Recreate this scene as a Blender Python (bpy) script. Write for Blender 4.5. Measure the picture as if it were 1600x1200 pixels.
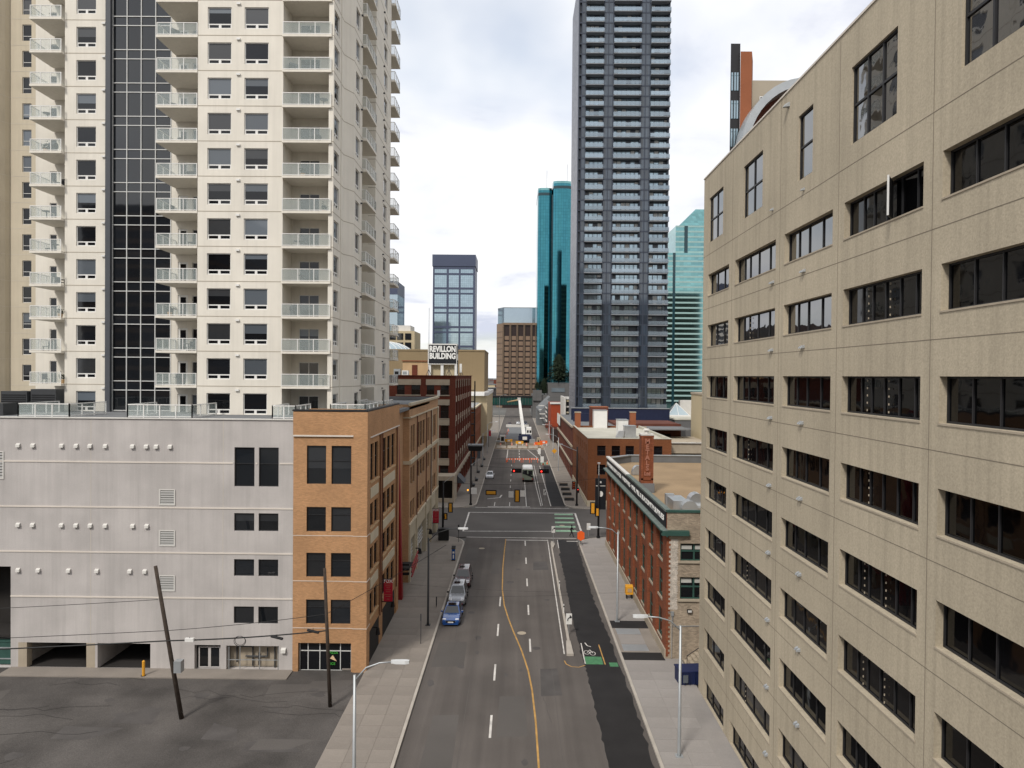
import bpy, bmesh, math, random
from math import pi, sin, cos, radians, atan
from mathutils import Matrix, Vector
random.seed(7)
S = bpy.context.scene
for o in list(bpy.data.objects): bpy.data.objects.remove(o)
COL = S.collection
# ------------------------------------------------------------------ camera
FPX = 1090.0
cam = bpy.data.cameras.new('camera'); cam.sensor_width = 36; cam.lens = FPX/1600*36
cam.clip_start = .5; cam.clip_end = 20000
camo = bpy.data.objects.new('camera', cam); COL.objects.link(camo)
camo.matrix_world = Matrix.Translation((0, 0, 24)) @ Matrix.Rotation(atan(8/FPX), 4, 'Z') @ \
    Matrix.Rotation(pi/2 - atan(13/FPX), 4, 'X') @ Matrix.Rotation(radians(.5), 4, 'Z')
S.camera = camo
# ------------------------------------------------------------------ sky, sun, exposure
SUN_EL, SUN_AZ = radians(46), radians(208)      # azimuth clockwise from +Y: the sun stands behind and left of the camera
W = bpy.data.worlds.new('World'); S.world = W; W.use_nodes = True
nt = W.node_tree; N = nt.nodes; L = nt.links; N.clear()
def nn(t, tree=None, **k):
    n = (tree or N).new(t)
    for a, b in k.items(): setattr(n, a, b)
    return n
out = nn('ShaderNodeOutputWorld'); bg = nn('ShaderNodeBackground'); bg.inputs[1].default_value = .1
sky = nn('ShaderNodeTexSky', sky_type='NISHITA', sun_disc=False, sun_elevation=SUN_EL, sun_rotation=SUN_AZ, air_density=1.2, dust_density=2.0)
tc = nn('ShaderNodeTexCoord'); sp = nn('ShaderNodeSeparateXYZ'); L.new(tc.outputs['Generated'], sp.inputs[0])
def math_(op, a, b=None, c=None, clamp=False):
    m = nn('ShaderNodeMath', operation=op, use_clamp=clamp)
    for i, v in enumerate((a, b, c)):
        if v is None: continue
        if isinstance(v, (int, float)): m.inputs[i].default_value = v
        else: L.new(v, m.inputs[i])
    return m.outputs[0]
zz = math_('ADD', math_('MAXIMUM', sp.outputs[2], 0.0), .16)
cv = nn('ShaderNodeCombineXYZ'); L.new(math_('DIVIDE', sp.outputs[0], zz), cv.inputs[0]); L.new(math_('DIVIDE', sp.outputs[1], zz), cv.inputs[1])
n1 = nn('ShaderNodeTexNoise'); n1.inputs['Scale'].default_value = 1.25; n1.inputs['Detail'].default_value = 7; n1.inputs['Roughness'].default_value = .55; n1.inputs['Distortion'].default_value = .35
L.new(cv.outputs[0], n1.inputs['Vector'])
r1 = nn('ShaderNodeValToRGB'); e = r1.color_ramp.elements
e[0].position = .32; e[0].color = (.55, .58, .68, 1); e[1].position = .56; e[1].color = (.86, .865, .875, 1)
m_ = e.new(.42); m_.color = (.76, .775, .82, 1)
L.new(n1.outputs[0], r1.inputs[0])
n2 = nn('ShaderNodeTexNoise'); n2.inputs['Scale'].default_value = 1.1; n2.inputs['Detail'].default_value = 5
mp = nn('ShaderNodeMapping'); mp.inputs['Location'].default_value = (3.7, 9.1, 0); mp.inputs['Scale'].default_value = (.7, .45, 1)
L.new(cv.outputs[0], mp.inputs[0]); L.new(mp.outputs[0], n2.inputs['Vector'])
gap = math_('MULTIPLY', math_('SUBTRACT', n2.outputs[0], .52, clamp=True), 7.0, clamp=True)     # thin places where blue shows
cl = nn('ShaderNodeVectorMath', operation='SCALE'); L.new(r1.outputs[0], cl.inputs[0]); cl.inputs['Scale'].default_value = 7.3
mx = nn('ShaderNodeMix', data_type='RGBA'); L.new(math_('MULTIPLY', gap, .55), mx.inputs[0]); L.new(cl.outputs[0], mx.inputs[6]); L.new(sky.outputs[0], mx.inputs[7])
L.new(mx.outputs[2], bg.inputs[0]); L.new(bg.outputs[0], out.inputs[0])
sl = bpy.data.lights.new('sun', 'SUN'); sl.energy = 1.5; sl.angle = radians(10); sl.color = (1, .95, .88)
so = bpy.data.objects.new('sun', sl); COL.objects.link(so)
sd = Vector((sin(SUN_AZ)*cos(SUN_EL), cos(SUN_AZ)*cos(SUN_EL), sin(SUN_EL)))
so.rotation_euler = sd.to_track_quat('Z', 'Y').to_euler()
vs = S.view_settings; vs.view_transform = 'Standard'; vs.look = 'None'; vs.exposure = .8; vs.gamma = 1; vs.use_curve_mapping = False
S.cycles.max_bounces = 5; S.cycles.diffuse_bounces = 2; S.cycles.glossy_bounces = 3; S.cycles.transparent_max_bounces = 8
# ------------------------------------------------------------------ materials
MATS = {}
def mat(name, col, rough=.85, var=.12, scale=.6, streak=0, bump=0, bscale=8, spec=.3, metal=0, brick=None, emit=None, rnd=0, alpha=1, coat=0, wob=0, ior=None, grid=None, fine=0, tracks=0):
    """procedural material: broad noise, vertical weather streaks, brick courses, panel grids and per-object tint"""
    m = bpy.data.materials.new(name); m.use_nodes = True; t = m.node_tree; nd = t.nodes; lk = t.links
    b = nd['Principled BSDF']; b.inputs['Roughness'].default_value = rough; b.inputs['Metallic'].default_value = metal
    b.inputs['Specular IOR Level'].default_value = spec
    if ior: b.inputs['IOR'].default_value = ior
    if coat: b.inputs['Coat Weight'].default_value = coat; b.inputs['Coat Roughness'].default_value = .04
    if alpha < 1: b.inputs['Alpha'].default_value = alpha
    c4 = (*col, 1); tcx = nd.new('ShaderNodeTexCoord'); cur = None
    def mixc(fac, a, bcol, mode='MIX'):
        x = nd.new('ShaderNodeMix'); x.data_type = 'RGBA'; x.blend_type = mode
        if isinstance(fac, (int, float)): x.inputs[0].default_value = fac
        else: lk.new(fac, x.inputs[0])
        for i, v in ((6, a), (7, bcol)):
            if isinstance(v, tuple): x.inputs[i].default_value = v
            else: lk.new(v, x.inputs[i])
        return x.outputs[2]
    def noise(sc, det=4, vscale=None):
        n = nd.new('ShaderNodeTexNoise'); n.inputs['Scale'].default_value = sc; n.inputs['Detail'].default_value = det
        src = tcx.outputs['Object']
        if vscale:
            mpn = nd.new('ShaderNodeMapping'); mpn.inputs['Scale'].default_value = vscale; lk.new(src, mpn.inputs[0]); src = mpn.outputs[0]
        lk.new(src, n.inputs['Vector']); return n.outputs[0]
    def mapr(v, a, bb, c, d):
        r = nd.new('ShaderNodeMapRange'); lk.new(v, r.inputs[0])
        for i, q in enumerate((a, bb, c, d)): r.inputs[i+1].default_value = q
        return r.outputs[0]
    cur = c4
    def hv():
        s_ = nd.new('ShaderNodeSeparateXYZ'); lk.new(tcx.outputs['Object'], s_.inputs[0])
        a_ = nd.new('ShaderNodeMath'); a_.operation = 'ADD'; lk.new(s_.outputs[0], a_.inputs[0]); lk.new(s_.outputs[1], a_.inputs[1])
        c_ = nd.new('ShaderNodeCombineXYZ'); lk.new(a_.outputs[0], c_.inputs[0]); lk.new(s_.outputs[2], c_.inputs[1])
        return c_.outputs[0]
    if brick:
        bt = nd.new('ShaderNodeTexBrick'); lk.new(hv(), bt.inputs['Vector'])
        k1, k2, mort = brick
        bt.inputs['Color1'].default_value = (*[q*k1 for q in col], 1); bt.inputs['Color2'].default_value = (*[q*k2 for q in col], 1); bt.inputs['Mortar'].default_value = (*mort, 1)
        bt.inputs['Scale'].default_value = 1; bt.inputs['Brick Width'].default_value = .24; bt.inputs['Row Height'].default_value = .08; bt.inputs['Mortar Size'].default_value = .006
        cur = bt.outputs['Color']
    if grid:
        bt = nd.new('ShaderNodeTexBrick'); lk.new(hv(), bt.inputs['Vector'])
        gw, gh, gm, gc, k1, k2 = grid
        bt.offset = 0; bt.inputs['Color1'].default_value = (*[q*k1 for q in col], 1); bt.inputs['Color2'].default_value = (*[q*k2 for q in col], 1); bt.inputs['Mortar'].default_value = (*gc, 1)
        bt.inputs['Scale'].default_value = 1; bt.inputs['Brick Width'].default_value = gw; bt.inputs['Row Height'].default_value = gh; bt.inputs['Mortar Size'].default_value = gm; bt.inputs['Bias'].default_value = 0
        cur = bt.outputs['Color']
    if var:
        f = mapr(noise(scale), .3, .7, 1-var, 1+var*.6)
        v = nd.new('ShaderNodeCombineColor'); [lk.new(f, v.inputs[i]) for i in range(3)]
        cur = mixc(1.0, cur, v.outputs[0], 'MULTIPLY')
    if fine:
        f = mapr(noise(14, 3), .3, .7, 1-fine, 1+fine)
        v = nd.new('ShaderNodeCombineColor'); [lk.new(f, v.inputs[i]) for i in range(3)]
        cur = mixc(1.0, cur, v.outputs[0], 'MULTIPLY')
    if tracks:
        f = mapr(noise(1, 4, (1.1, .025, 1)), .3, .7, 1-tracks, 1+tracks)
        v = nd.new('ShaderNodeCombineColor'); [lk.new(f, v.inputs[i]) for i in range(3)]
        cur = mixc(1.0, cur, v.outputs[0], 'MULTIPLY')
    if streak:
        f = mapr(noise(1, 6, (2.6, 2.6, .09)), .46, .76, 0, streak)
        cur = mixc(f, cur, (*[q*.42 for q in col], 1))
        f = mapr(noise(1, 6, (7, 7, .3)), .5, .8, 0, streak*.7)
        cur = mixc(f, cur, (*[q*.55 for q in col], 1))
    if rnd:
        oi = nd.new('ShaderNodeObjectInfo'); f = mapr(oi.outputs['Random'], 0, 1, 1-rnd, 1+rnd)
        v = nd.new('ShaderNodeCombineColor'); [lk.new(f, v.inputs[i]) for i in range(3)]
        cur = mixc(1.0, cur, v.outputs[0], 'MULTIPLY')
    if isinstance(cur, tuple): b.inputs['Base Color'].default_value = cur
    else: lk.new(cur, b.inputs['Base Color'])
    if bump or wob:
        bm_ = nd.new('ShaderNodeBump'); bm_.inputs['Distance'].default_value = 1
        bm_.inputs['Strength'].default_value = 1
        mm = nd.new('ShaderNodeMath'); mm.operation = 'MULTIPLY'
        if wob:
            n = nd.new('ShaderNodeTexNoise'); n.inputs['Scale'].default_value = bscale; n.inputs['Detail'].default_value = 1
            oi = nd.new('ShaderNodeObjectInfo'); ad = nd.new('ShaderNodeVectorMath'); ad.operation = 'MULTIPLY_ADD'
            lk.new(oi.outputs['Location'], ad.inputs[0]); ad.inputs[1].default_value = (3.1, 2.3, 5.7); lk.new(tcx.outputs['Object'], ad.inputs[2])
            lk.new(ad.outputs[0], n.inputs['Vector']); src = n.outputs[0]
        else: src = noise(bscale, 5)
        lk.new(src, mm.inputs[0]); mm.inputs[1].default_value = wob or bump
        lk.new(mm.outputs[0], bm_.inputs['Height']); lk.new(bm_.outputs[0], b.inputs['Normal'])
    if emit: b.inputs['Emission Color'].default_value = (*emit[0], 1); b.inputs['Emission Strength'].default_value = emit[1]
    MATS[name] = m; return m
mat('stucco', (.74, .695, .61), .9, .07, .35, streak=.13, bump=.004, bscale=30)
mat('stucco_tan', (.53, .465, .355), .9, .07, .35, streak=.15)
mat('soffit', (.55, .50, .42), .9, .08, .5)
mat('podium', (.49, .458, .437), .92, .13, .35, streak=.2, fine=.05, bump=.004, bscale=25)
mat('line_white', (.66, .60, .53), .7, .06)
mat('white', (.74, .73, .70), .5, .05, 1)
mat('offwhite', (.62, .60, .56), .6, .06, 1)
mat('frame_dark', (.022, .022, .024), .5, 0)
mat('charcoal', (.075, .08, .09), .5, .06)
mat('mullion', (.62, .62, .60), .45, 0)
mat('glass', (.007, .008, .010), .03, 0, spec=.5, rnd=.5, wob=.0012, bscale=1.1)
mat('glass_tint', (.010, .012, .015), .03, 0, spec=.85, rnd=.4, wob=.0010, bscale=.9)
mat('glass_dark_reflection', (.003, .003, .0035), .03, 0, spec=.32, rnd=.5, wob=.003, bscale=1.4)  # office glass, copy with the dark reflection put into the material
mat('glass_sky_reflection', (.004, .004, .005), .02, 0, ior=3.1, spec=.5, rnd=.5, wob=.004, bscale=1.4)  # same office glass, copy with the bright sky reflection put into the material
mat('blind', (.10, .118, .138), .5, 0, rnd=.45, coat=1)
mat('blind_dark', (.018, .020, .023), .5, 0, rnd=.4, coat=1)
mat('blind_white', (.45, .45, .42), .5, 0, rnd=.2, coat=1)
mat('rail_glass', (.55, .62, .60), .05, 0, spec=.5, alpha=.2)
mat('brick_tan', (.46, .25, .12), .9, .12, .4, brick=(1.1, .86, (.36, .24, .15)), streak=.05, fine=.06)
mat('brick_tan2', (.49, .285, .15), .9, .12, .4, brick=(1.08, .88, (.38, .26, .17)), streak=.05, fine=.06)
mat('cream', (.56, .49, .36), .85, .08, .6, streak=.1)
mat('cornice_tan', (.50, .34, .19), .85, .08, .6)
mat('brick_red', (.225, .066, .028), .9, .2, .5, brick=(1.15, .8, (.20, .085, .05)), streak=.14, fine=.1)
mat('brick_rev', (.125, .032, .018), .9, .15, .35, brick=(1.1, .85, (.16, .05, .03)), streak=.1, fine=.08)
mat('brick_mid', (.205, .072, .028), .9, .16, .3, brick=(1.1, .85, (.18, .08, .04)), streak=.12, fine=.08)
mat('brick_dark', (.13, .045, .03), .9, .15, .35, brick=(1.1, .85, (.1, .04, .03)), streak=.1)
mat('brick_orange', (.27, .095, .045), .9, .12, .3)
mat('brick_pale', (.36, .29, .215), .95, .2, .8, brick=(1.2, .75, (.30, .25, .2)), streak=.3, fine=.12)
mat('peeling', (.55, .50, .44), .95, .3, 2.2, brick=(1.1, .8, (.36, .28, .2)), fine=.25)
mat('stone', (.40, .34, .26), .9, .12, .7, streak=.15)
mat('concrete_tan', (.455, .393, .293), .93, .13, .16, streak=.30, bump=.008, bscale=14, fine=.11)
mat('joint', (.20, .17, .13), .95, 0)
mat('red_fin', (.26, .008, .012), .5, .06, spec=.4)
mat('red_banner', (.42, .008, .03), .6, .05)
mat('asphalt', (.108, .095, .086), .92, .2, .16, bump=.01, bscale=20, fine=.13, tracks=.16)
mat('asphalt_cross', (.10, .091, .084), .92, .16, .14, fine=.10)
mat('asphalt_new', (.020, .0185, .0185), .8, .25, .5, fine=.15)
mat('asphalt_alley', (.088, .080, .074), .95, .42, .22, fine=.22, bump=.015, bscale=16)
mat('paving', (.25, .22, .19), .93, .12, .5, rnd=.07, fine=.07)
mat('paving_pale', (.29, .268, .25), .93, .09, .5, rnd=.06, fine=.06)
mat('kerb', (.42, .38, .33), .9, .12, 1)
mat('paint_white', (.60, .57, .53), .8, .3, 1.6, fine=.12)
mat('paint_yellow', (.45, .26, .08), .8, .3, 1.6, fine=.12)
mat('paint_green', (.07, .21, .10), .85, .25, 2, fine=.15)
mat('paint_mint', (.27, .43, .29), .85, .25, 2, fine=.2)
mat('gravel', (.33, .235, .14), .97, .14, .25, fine=.14, bump=.02, bscale=9)
mat('roof_grey', (.17, .175, .18), .9, .15, .4, fine=.06)
mat('roof_pale', (.47, .45, .38), .93, .12, .3, fine=.06)
mat('metal', (.50, .51, .52), .38, .1, 1.2, metal=.7)
mat('galv', (.42, .44, .45), .45, .08, 1, metal=.5)
mat('metal_dark', (.05, .052, .055), .5, .1, 1)
mat('green_cornice', (.035, .085, .07), .55, .15, 1.2)
mat('green_pale', (.135, .165, .148), .6, .2, 1.5)
mat('sign_black', (.012, .014, .018), .5, 0)
mat('letter', (.80, .80, .77), .6, 0)
mat('letter_red', (.36, .15, .10), .8, .1)
mat('wood', (.060, .045, .035), .9, .3, 3, streak=.3)
mat('wire', (.012, .012, .012), .6, 0)
mat('black', (.012, .012, .013), .55, 0)
mat('signal_yellow', (.72, .34, .03), .5, .05)
mat('orange', (.85, .13, .02), .5, .05)
mat('red_lamp', (.5, .01, .01), .4, 0, emit=((1, .03, .02), 2))
mat('amber_lamp', (.6, .25, .02), .4, 0, emit=((1, .35, .03), 1.5))
mat('lamp_white', (.8, .8, .8), .4, 0, emit=((1, .95, .85), 3))
mat('blue_paint', (.008, .065, .26), .22, .02, spec=.5, coat=1)
mat('silver_paint', (.28, .29, .31), .25, .02, metal=.35, coat=1)
mat('maroon_paint', (.055, .006, .009), .2, .02, spec=.5, coat=1)
mat('white_paint', (.72, .73, .75), .25, .02, coat=1)
mat('car_glass', (.010, .012, .014), .03, 0, spec=.9)
mat('tyre', (.012, .012, .012), .9, 0)
mat('rim', (.35, .35, .37), .35, 0, metal=.8)
mat('chrome', (.6, .6, .62), .15, 0, metal=1)
mat('lamp_shell', (.55, .56, .56), .5, .05)
mat('headlight', (.75, .77, .8), .1, 0, coat=1)
mat('bus_green', (.20, .235, .18), .5, .1, 1)
mat('navy', (.015, .02, .05), .5, .15, 1.5)
mat('bin_blue', (.012, .02, .07), .5, .15, 1.5)
mat('cloth_black', (.010, .010, .012), .9, 0)
mat('skin', (.42, .25, .18), .6, 0)
mat('hiviz', (.75, .55, .03), .8, 0)
mat('dt_frame', (.045, .055, .078), .5, .1, .5)
mat('dt_spandrel', (.022, .030, .044), .3, .1, .4, spec=.6)
mat('dt_glass', (.045, .062, .085), .07, .1, .3, spec=1.0, grid=(1.2, 3.0, .05, (.03, .04, .06), .6, 1.4))
mat('dt_slab', (.25, .265, .285), .7, .1)
mat('dt_rail', (.33, .40, .46), .10, 0, alpha=.62, spec=.6, metal=.5, rnd=.22)
mat('dt_side', (.19, .19, .215), .4, .1, .4, grid=(1.4, 1.0, .06, (.05, .06, .08), .7, 1.3))
mat('teal', (.06, .235, .285), .05, .08, .08, spec=1.0, metal=1.0, grid=(1.5, 1.95, .05, (.025, .11, .13), .93, 1.08))
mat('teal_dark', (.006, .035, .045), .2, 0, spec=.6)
mat('aqua', (.21, .42, .42), .06, .08, .1, spec=1.0, metal=1.0, grid=(2.2, 1.5, .05, (.2, .36, .36), .85, 1.15))
mat('aqua_band', (.30, .44, .42), .12, .08, .2)
mat('bluegrey', (.065, .078, .125), .45, .08, .05)
mat('bg_glass', (.36, .46, .52), .06, .06, .05, spec=1.0, metal=.7, grid=(1.6, 1.65, .07, (.20, .28, .32), .9, 1.1))
mat('tower_tan', (.235, .165, .115), .8, .08, .1)
mat('tower_panel', (.255, .172, .12), .8, .08, .2)
mat('tower_brown', (.028, .014, .012), .4, 0, spec=.5)
mat('sky_glass', (.36, .44, .50), .06, .05, .05, metal=.6, spec=1.0)
mat('tan_wall', (.255, .19, .108), .9, .08, .12, streak=.1)
mat('tan_pale', (.48, .40, .26), .9, .08, .12)
mat('skywalk_glass', (.012, .06, .05), .08, .1, .3, spec=.9)
mat('grey_wall', (.125, .122, .12), .85, .1, .15, grid=(9, 4, .06, (.09, .09, .09), .95, 1.05))
mat('red_wall', (.33, .06, .025), .85, .1, .3)
mat('needles', (.018, .030, .014), .9, .35, 2)
mat('bark', (.05, .035, .025), .95, .2, 3)
mat('far_mix', (.17, .15, .14), .9, .3, .03)
mat('ground', (.14, .135, .125), .95, .3, .01)
mat('dirt', (.22, .17, .12), .97, .25, .3, fine=.15)
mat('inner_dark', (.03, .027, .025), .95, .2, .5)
mat('inner_pale', (.30, .28, .26), .9, .15, .4)
mat('dome_glass', (.45, .55, .60), .15, .05, .2, alpha=.75)
mat('louver_grey', (.36, .355, .34), .8, 0)
mat('asphalt_patch', (.085, .078, .074), .92, .2, .6, fine=.12)
mat('joint_cream', (.36, .31, .24), .9, .1)
mat('tower_beige', (.36, .31, .24), .9, .08, .2)
mat('furniture', (.045, .045, .05), .7, .1)
mat('pizza', (.75, .52, .32), .6, .3, 12)
mat('green_neon', (.05, .32, .04), .6, 0)
MG = MATS
# ------------------------------------------------------------------ mesh helpers
class MB:
    def __init__(s): s.v = []; s.f = []; s.m = []
    def quad(s, pts, m=0):
        i = len(s.v); s.v += [tuple(p) for p in pts]; s.f.append(tuple(range(i, i+len(pts)))); s.m.append(m)
    def box(s, x0, x1, y0, y1, z0, z1, m=0, skip=''):
        i = len(s.v)
        s.v += [(x0,y0,z0),(x1,y0,z0),(x1,y1,z0),(x0,y1,z0),(x0,y0,z1),(x1,y0,z1),(x1,y1,z1),(x0,y1,z1)]
        for k, q in (('b',(3,2,1,0)),('t',(4,5,6,7)),('f',(0,1,5,4)),('r',(1,2,6,5)),('k',(2,3,7,6)),('l',(3,0,4,7))):
            if k in skip: continue
            s.f.append(tuple(i+j for j in q)); s.m.append(m)
        return s
    def prism(s, poly, z0, z1, m=0, mt=None):
        n = len(poly); i = len(s.v)
        s.v += [(x, y, z0) for x, y in poly] + [(x, y, z1) for x, y in poly]
        s.f.append(tuple(range(i+n, i+2*n))); s.m.append(m if mt is None else mt)
        s.f.append(tuple(range(i+n-1, i-1, -1))); s.m.append(m)
        for k in range(n):
            j = (k+1) % n; s.f.append((i+k, i+j, i+n+j, i+n+k)); s.m.append(m)
        return s
    def tube(s, pts, r, n=8, m=0, cap=True):
        """pts: list of points, r: radius or list"""
        pts = [Vector(p) for p in pts]; rs = r if isinstance(r, (list, tuple)) else [r]*len(pts)
        base = len(s.v); up = None
        for k, p in enumerate(pts):
            d = (pts[min(k+1, len(pts)-1)] - pts[max(k-1, 0)]).normalized()
            a = Vector((0, 0, 1)) if abs(d.z) < .9 else Vector((1, 0, 0))
            if up is not None: a = up
            u = d.cross(a).normalized(); w = u.cross(d).normalized(); up = w
            for q in range(n):
                t = 2*pi*q/n; s.v.append(tuple(p + u*cos(t)*rs[k] + w*sin(t)*rs[k]))
        for k in range(len(pts)-1):
            for q in range(n):
                a = base+k*n+q; b = base+k*n+(q+1) % n; s.f.append((a, a+n, b+n, b)); s.m.append(m)
        if cap:
            s.f.append(tuple(base+q for q in range(n))); s.m.append(m)
            e_ = base+(len(pts)-1)*n; s.f.append(tuple(e_+q for q in range(n-1, -1, -1))); s.m.append(m)
        return s
    def loft(s, rings, m=0, cap=True):
        b0 = len(s.v); n = len(rings[0])
        for r in rings: s.v += [tuple(p) for p in r]
        for k in range(len(rings)-1):
            for q in range(n):
                a = b0+k*n+q; b = b0+k*n+(q+1) % n; s.f.append((a, b, b+n, a+n)); s.m.append(m)
        if cap:
            s.f.append(tuple(range(b0+n-1, b0-1, -1))); s.m.append(m)
            e_ = b0+(len(rings)-1)*n; s.f.append(tuple(range(e_, e_+n))); s.m.append(m)
        return s
    def mesh(s, name, mats, smooth=False, fix=True):
        me = bpy.data.meshes.new(name); me.from_pydata(s.v, [], s.f)
        for k in (mats if isinstance(mats, (list, tuple)) else [mats]): me.materials.append(MG[k])
        me.polygons.foreach_set('material_index', s.m)
        if fix:
            bm = bmesh.new(); bm.from_mesh(me); bmesh.ops.recalc_face_normals(bm, faces=bm.faces); bm.to_mesh(me); bm.free()
        if smooth: me.polygons.foreach_set('use_smooth', [True]*len(me.polygons))
        me.update(); return me
def link(name, data, parent=None, loc=(0, 0, 0), rot=0, world=True):
    o = bpy.data.objects.new(name, data); COL.objects.link(o); o.location = loc; o.rotation_euler = (0, 0, rot)
    if parent:
        o.parent = parent
        if world: o.matrix_parent_inverse = PINV[parent.name]
    return o
PINV = {}
def thing(name, label, cat, loc=(0, 0, 0), rot=0, group=None):
    o = bpy.data.objects.new(name, None); COL.objects.link(o); o.empty_display_size = .3
    o.location = loc; o.rotation_euler = (0, 0, rot); o['label'] = label; o['category'] = cat
    if group: o['group'] = group
    PINV[o.name] = (Matrix.Translation(loc) @ Matrix.Rotation(rot, 4, 'Z')).inverted()
    return o
def tag(o, label, cat, group=None):
    o['label'] = label; o['category'] = cat
    if group: o['group'] = group
    return o
def part(name, mb, mats, parent, smooth=False, label=None, world=True, fix=True):
    o = link(name, mb.mesh(name, mats, smooth, fix), parent, world=world)
    if label: o['label'] = label
    return o
def struct(name, mb, mats, fix=True):
    o = link(name, mb.mesh(name, mats, fix=fix)); o['kind'] = 'structure'; PINV[o.name] = Matrix(); return o
def copy_tree(o, parent=None):
    c = o.copy(); COL.objects.link(c); c.parent = parent
    for ch in o.children: copy_tree(ch, c)
    return c
CACHE = {}
def cached(key, fn):
    if key not in CACHE: CACHE[key] = fn()
    return CACHE[key]
def boxmesh(name, dims, mats):
    return cached(('bx', name, dims, mats), lambda: MB().box(*dims).mesh(name, mats))
class PB:
    """like MB.box, but every box becomes a part of its own"""
    def __init__(s, name, m, parent, world=True): s.a = (name, m, parent, world)
    def box(s, x0, x1, y0, y1, z0, z1):
        n, m, p, w = s.a; d = (round(x1-x0, 3), round(y1-y0, 3), round(z1-z0, 3))
        link(n, boxmesh(n, (0, d[0], 0, d[1], 0, d[2]), m), p, (x0, y0, z0), world=w)
class Fac:
    """a facade: u runs along the wall, d goes inwards, z up; rot 0 faces -Y, +90 faces +X, -90 faces -X"""
    def __init__(s, x, y, rot=0):
        s.o = Vector((x, y, 0)); s.r = radians(rot); s.deg = rot; s.c = cos(s.r); s.s = sin(s.r)
    def p(s, u, d, z): return (s.o.x + u*s.c - d*s.s, s.o.y + u*s.s + d*s.c, z)
    def iv(s, a, b):
        return (-b, -a) if s.deg == -90 else (a, b)
    def box(s, mb, u0, u1, d0, d1, z0, z1, m=0):
        a = s.p(u0, d0, z0); b = s.p(u1, d1, z1)
        mb.box(min(a[0], b[0]), max(a[0], b[0]), min(a[1], b[1]), max(a[1], b[1]), z0, z1, m)
def wall(mb, F, u0, u1, z0, z1, ops, depth=.25, m=0, mr=None):
    """wall front with true openings and reveals; ops are (u0,u1,z0,z1[,depth])"""
    mr = m if mr is None else mr
    us = sorted({u0, u1, *[min(max(o[i], u0), u1) for o in ops for i in (0, 1)]}); zs = sorted({z0, z1, *[min(max(o[i], z0), z1) for o in ops for i in (2, 3)]})
    for i in range(len(zs)-1):
        zc = (zs[i]+zs[i+1])/2; run = None
        row = [o for o in ops if o[2] < zc < o[3]]
        for j in range(len(us)-1):
            uc = (us[j]+us[j+1])/2
            solid = not any(o[0] < uc < o[1] for o in row)
            if solid and run is None: run = us[j]
            if run is not None and (not solid or j == len(us)-2):
                e_ = us[j+1] if solid else us[j]
                mb.quad([F.p(run, 0, zs[i]), F.p(e_, 0, zs[i]), F.p(e_, 0, zs[i+1]), F.p(run, 0, zs[i+1])], m); run = None
    for o in ops:
        a, b, c, d = o[:4]; D = o[4] if len(o) > 4 else depth
        mb.quad([F.p(a, 0, c), F.p(a, D, c), F.p(a, D, d), F.p(a, 0, d)], mr)
        mb.quad([F.p(b, D, c), F.p(b, 0, c), F.p(b, 0, d), F.p(b, D, d)], mr)
        mb.quad([F.p(a, 0, c), F.p(b, 0, c), F.p(b, D, c), F.p(a, D, c)], mr)
        mb.quad([F.p(a, D, d), F.p(b, D, d), F.p(b, 0, d), F.p(a, 0, d)], mr)
def winlayout(w, h, kind):
    """rectangles of the panes in a window w x h"""
    if kind == 'condo':
        f = .07; s = .36
        return [(f, w-f, s+.10, h-f)] + [(f+.05, w/2-.11, .10, s), (w/2+.11, w-f-.05, .10, s)]
    nx, ny, f, g = kind
    xs = nx if isinstance(nx, (list, tuple)) else [i/nx for i in range(nx+1)]; zs = ny if isinstance(ny, (list, tuple)) else [i/ny for i in range(ny+1)]
    W_, H_ = w-2*f+g, h-2*f+g
    return [(f+xs[i]*W_, f+xs[i+1]*W_-g, f+zs[j]*H_, f+zs[j+1]*H_-g) for j in range(len(zs)-1) for i in range(len(xs)-1)]
def window(parent, F, u0, u1, z0, z1, depth, kind, fm='white', gm='glass', blind=0, bm=('blind', 'blind_dark'), name='window', panes=True, fd=.06):
    w, h = round(u1-u0, 3), round(z1-z0, 3); G = Fac(0, 0, 0); key = str(kind)
    rects = winlayout(w, h, kind)
    def mk():
        mb = MB(); wall(mb, G, 0, w, 0, h, rects, fd)
        return mb.mesh(name, fm, fix=False)
    def mkp():
        mb = MB()
        for a, b, c, d in rects: mb.quad([(a, fd-.004, c), (b, fd-.004, c), (b, fd-.004, d), (a, fd-.004, d)])
        return mb.mesh('pane', gm, fix=False)
    o = link(name, cached(('wf', w, h, key, fm, fd, name), mk), parent, F.p(u0, depth, z0), F.r)
    if panes == 'joined':
        link('pane', cached(('wpj', w, h, key, gm, fd), mkp), o, world=False)
    else:
        for a, b, c, d in rects:
            pw, ph = round(b-a, 3), round(d-c, 3)
            me = cached(('pn', pw, ph, gm), lambda: (lambda q: (q.quad([(0, 0, 0), (pw, 0, 0), (pw, 0, ph), (0, 0, ph)]), q.mesh('pane', gm, fix=False))[1])(MB()))
            link('pane', me, o, (a, fd-.004, c), world=False)
    if blind and random.random() < blind:
        a, b, c, d = rects[0] if kind == 'condo' else (rects[0][0], rects[-1][1], rects[0][2], rects[-1][3])
        fr = random.choice((1, 1, 1, .85, .6, .45, .3)); c2 = d-(d-c)*fr; bmn = random.choice(bm)
        bw, bh = round(b-a, 3), round(d-c2, 3)
        me = cached(('bl', bw, bh, bmn), lambda: (lambda q: (q.quad([(0, 0, 0), (bw, 0, 0), (bw, 0, bh), (0, 0, bh)]), q.mesh('blind', bmn, fix=False))[1])(MB()))
        link('blind', me, o, (a, fd-.012, c2), world=False)
    return o
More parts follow.
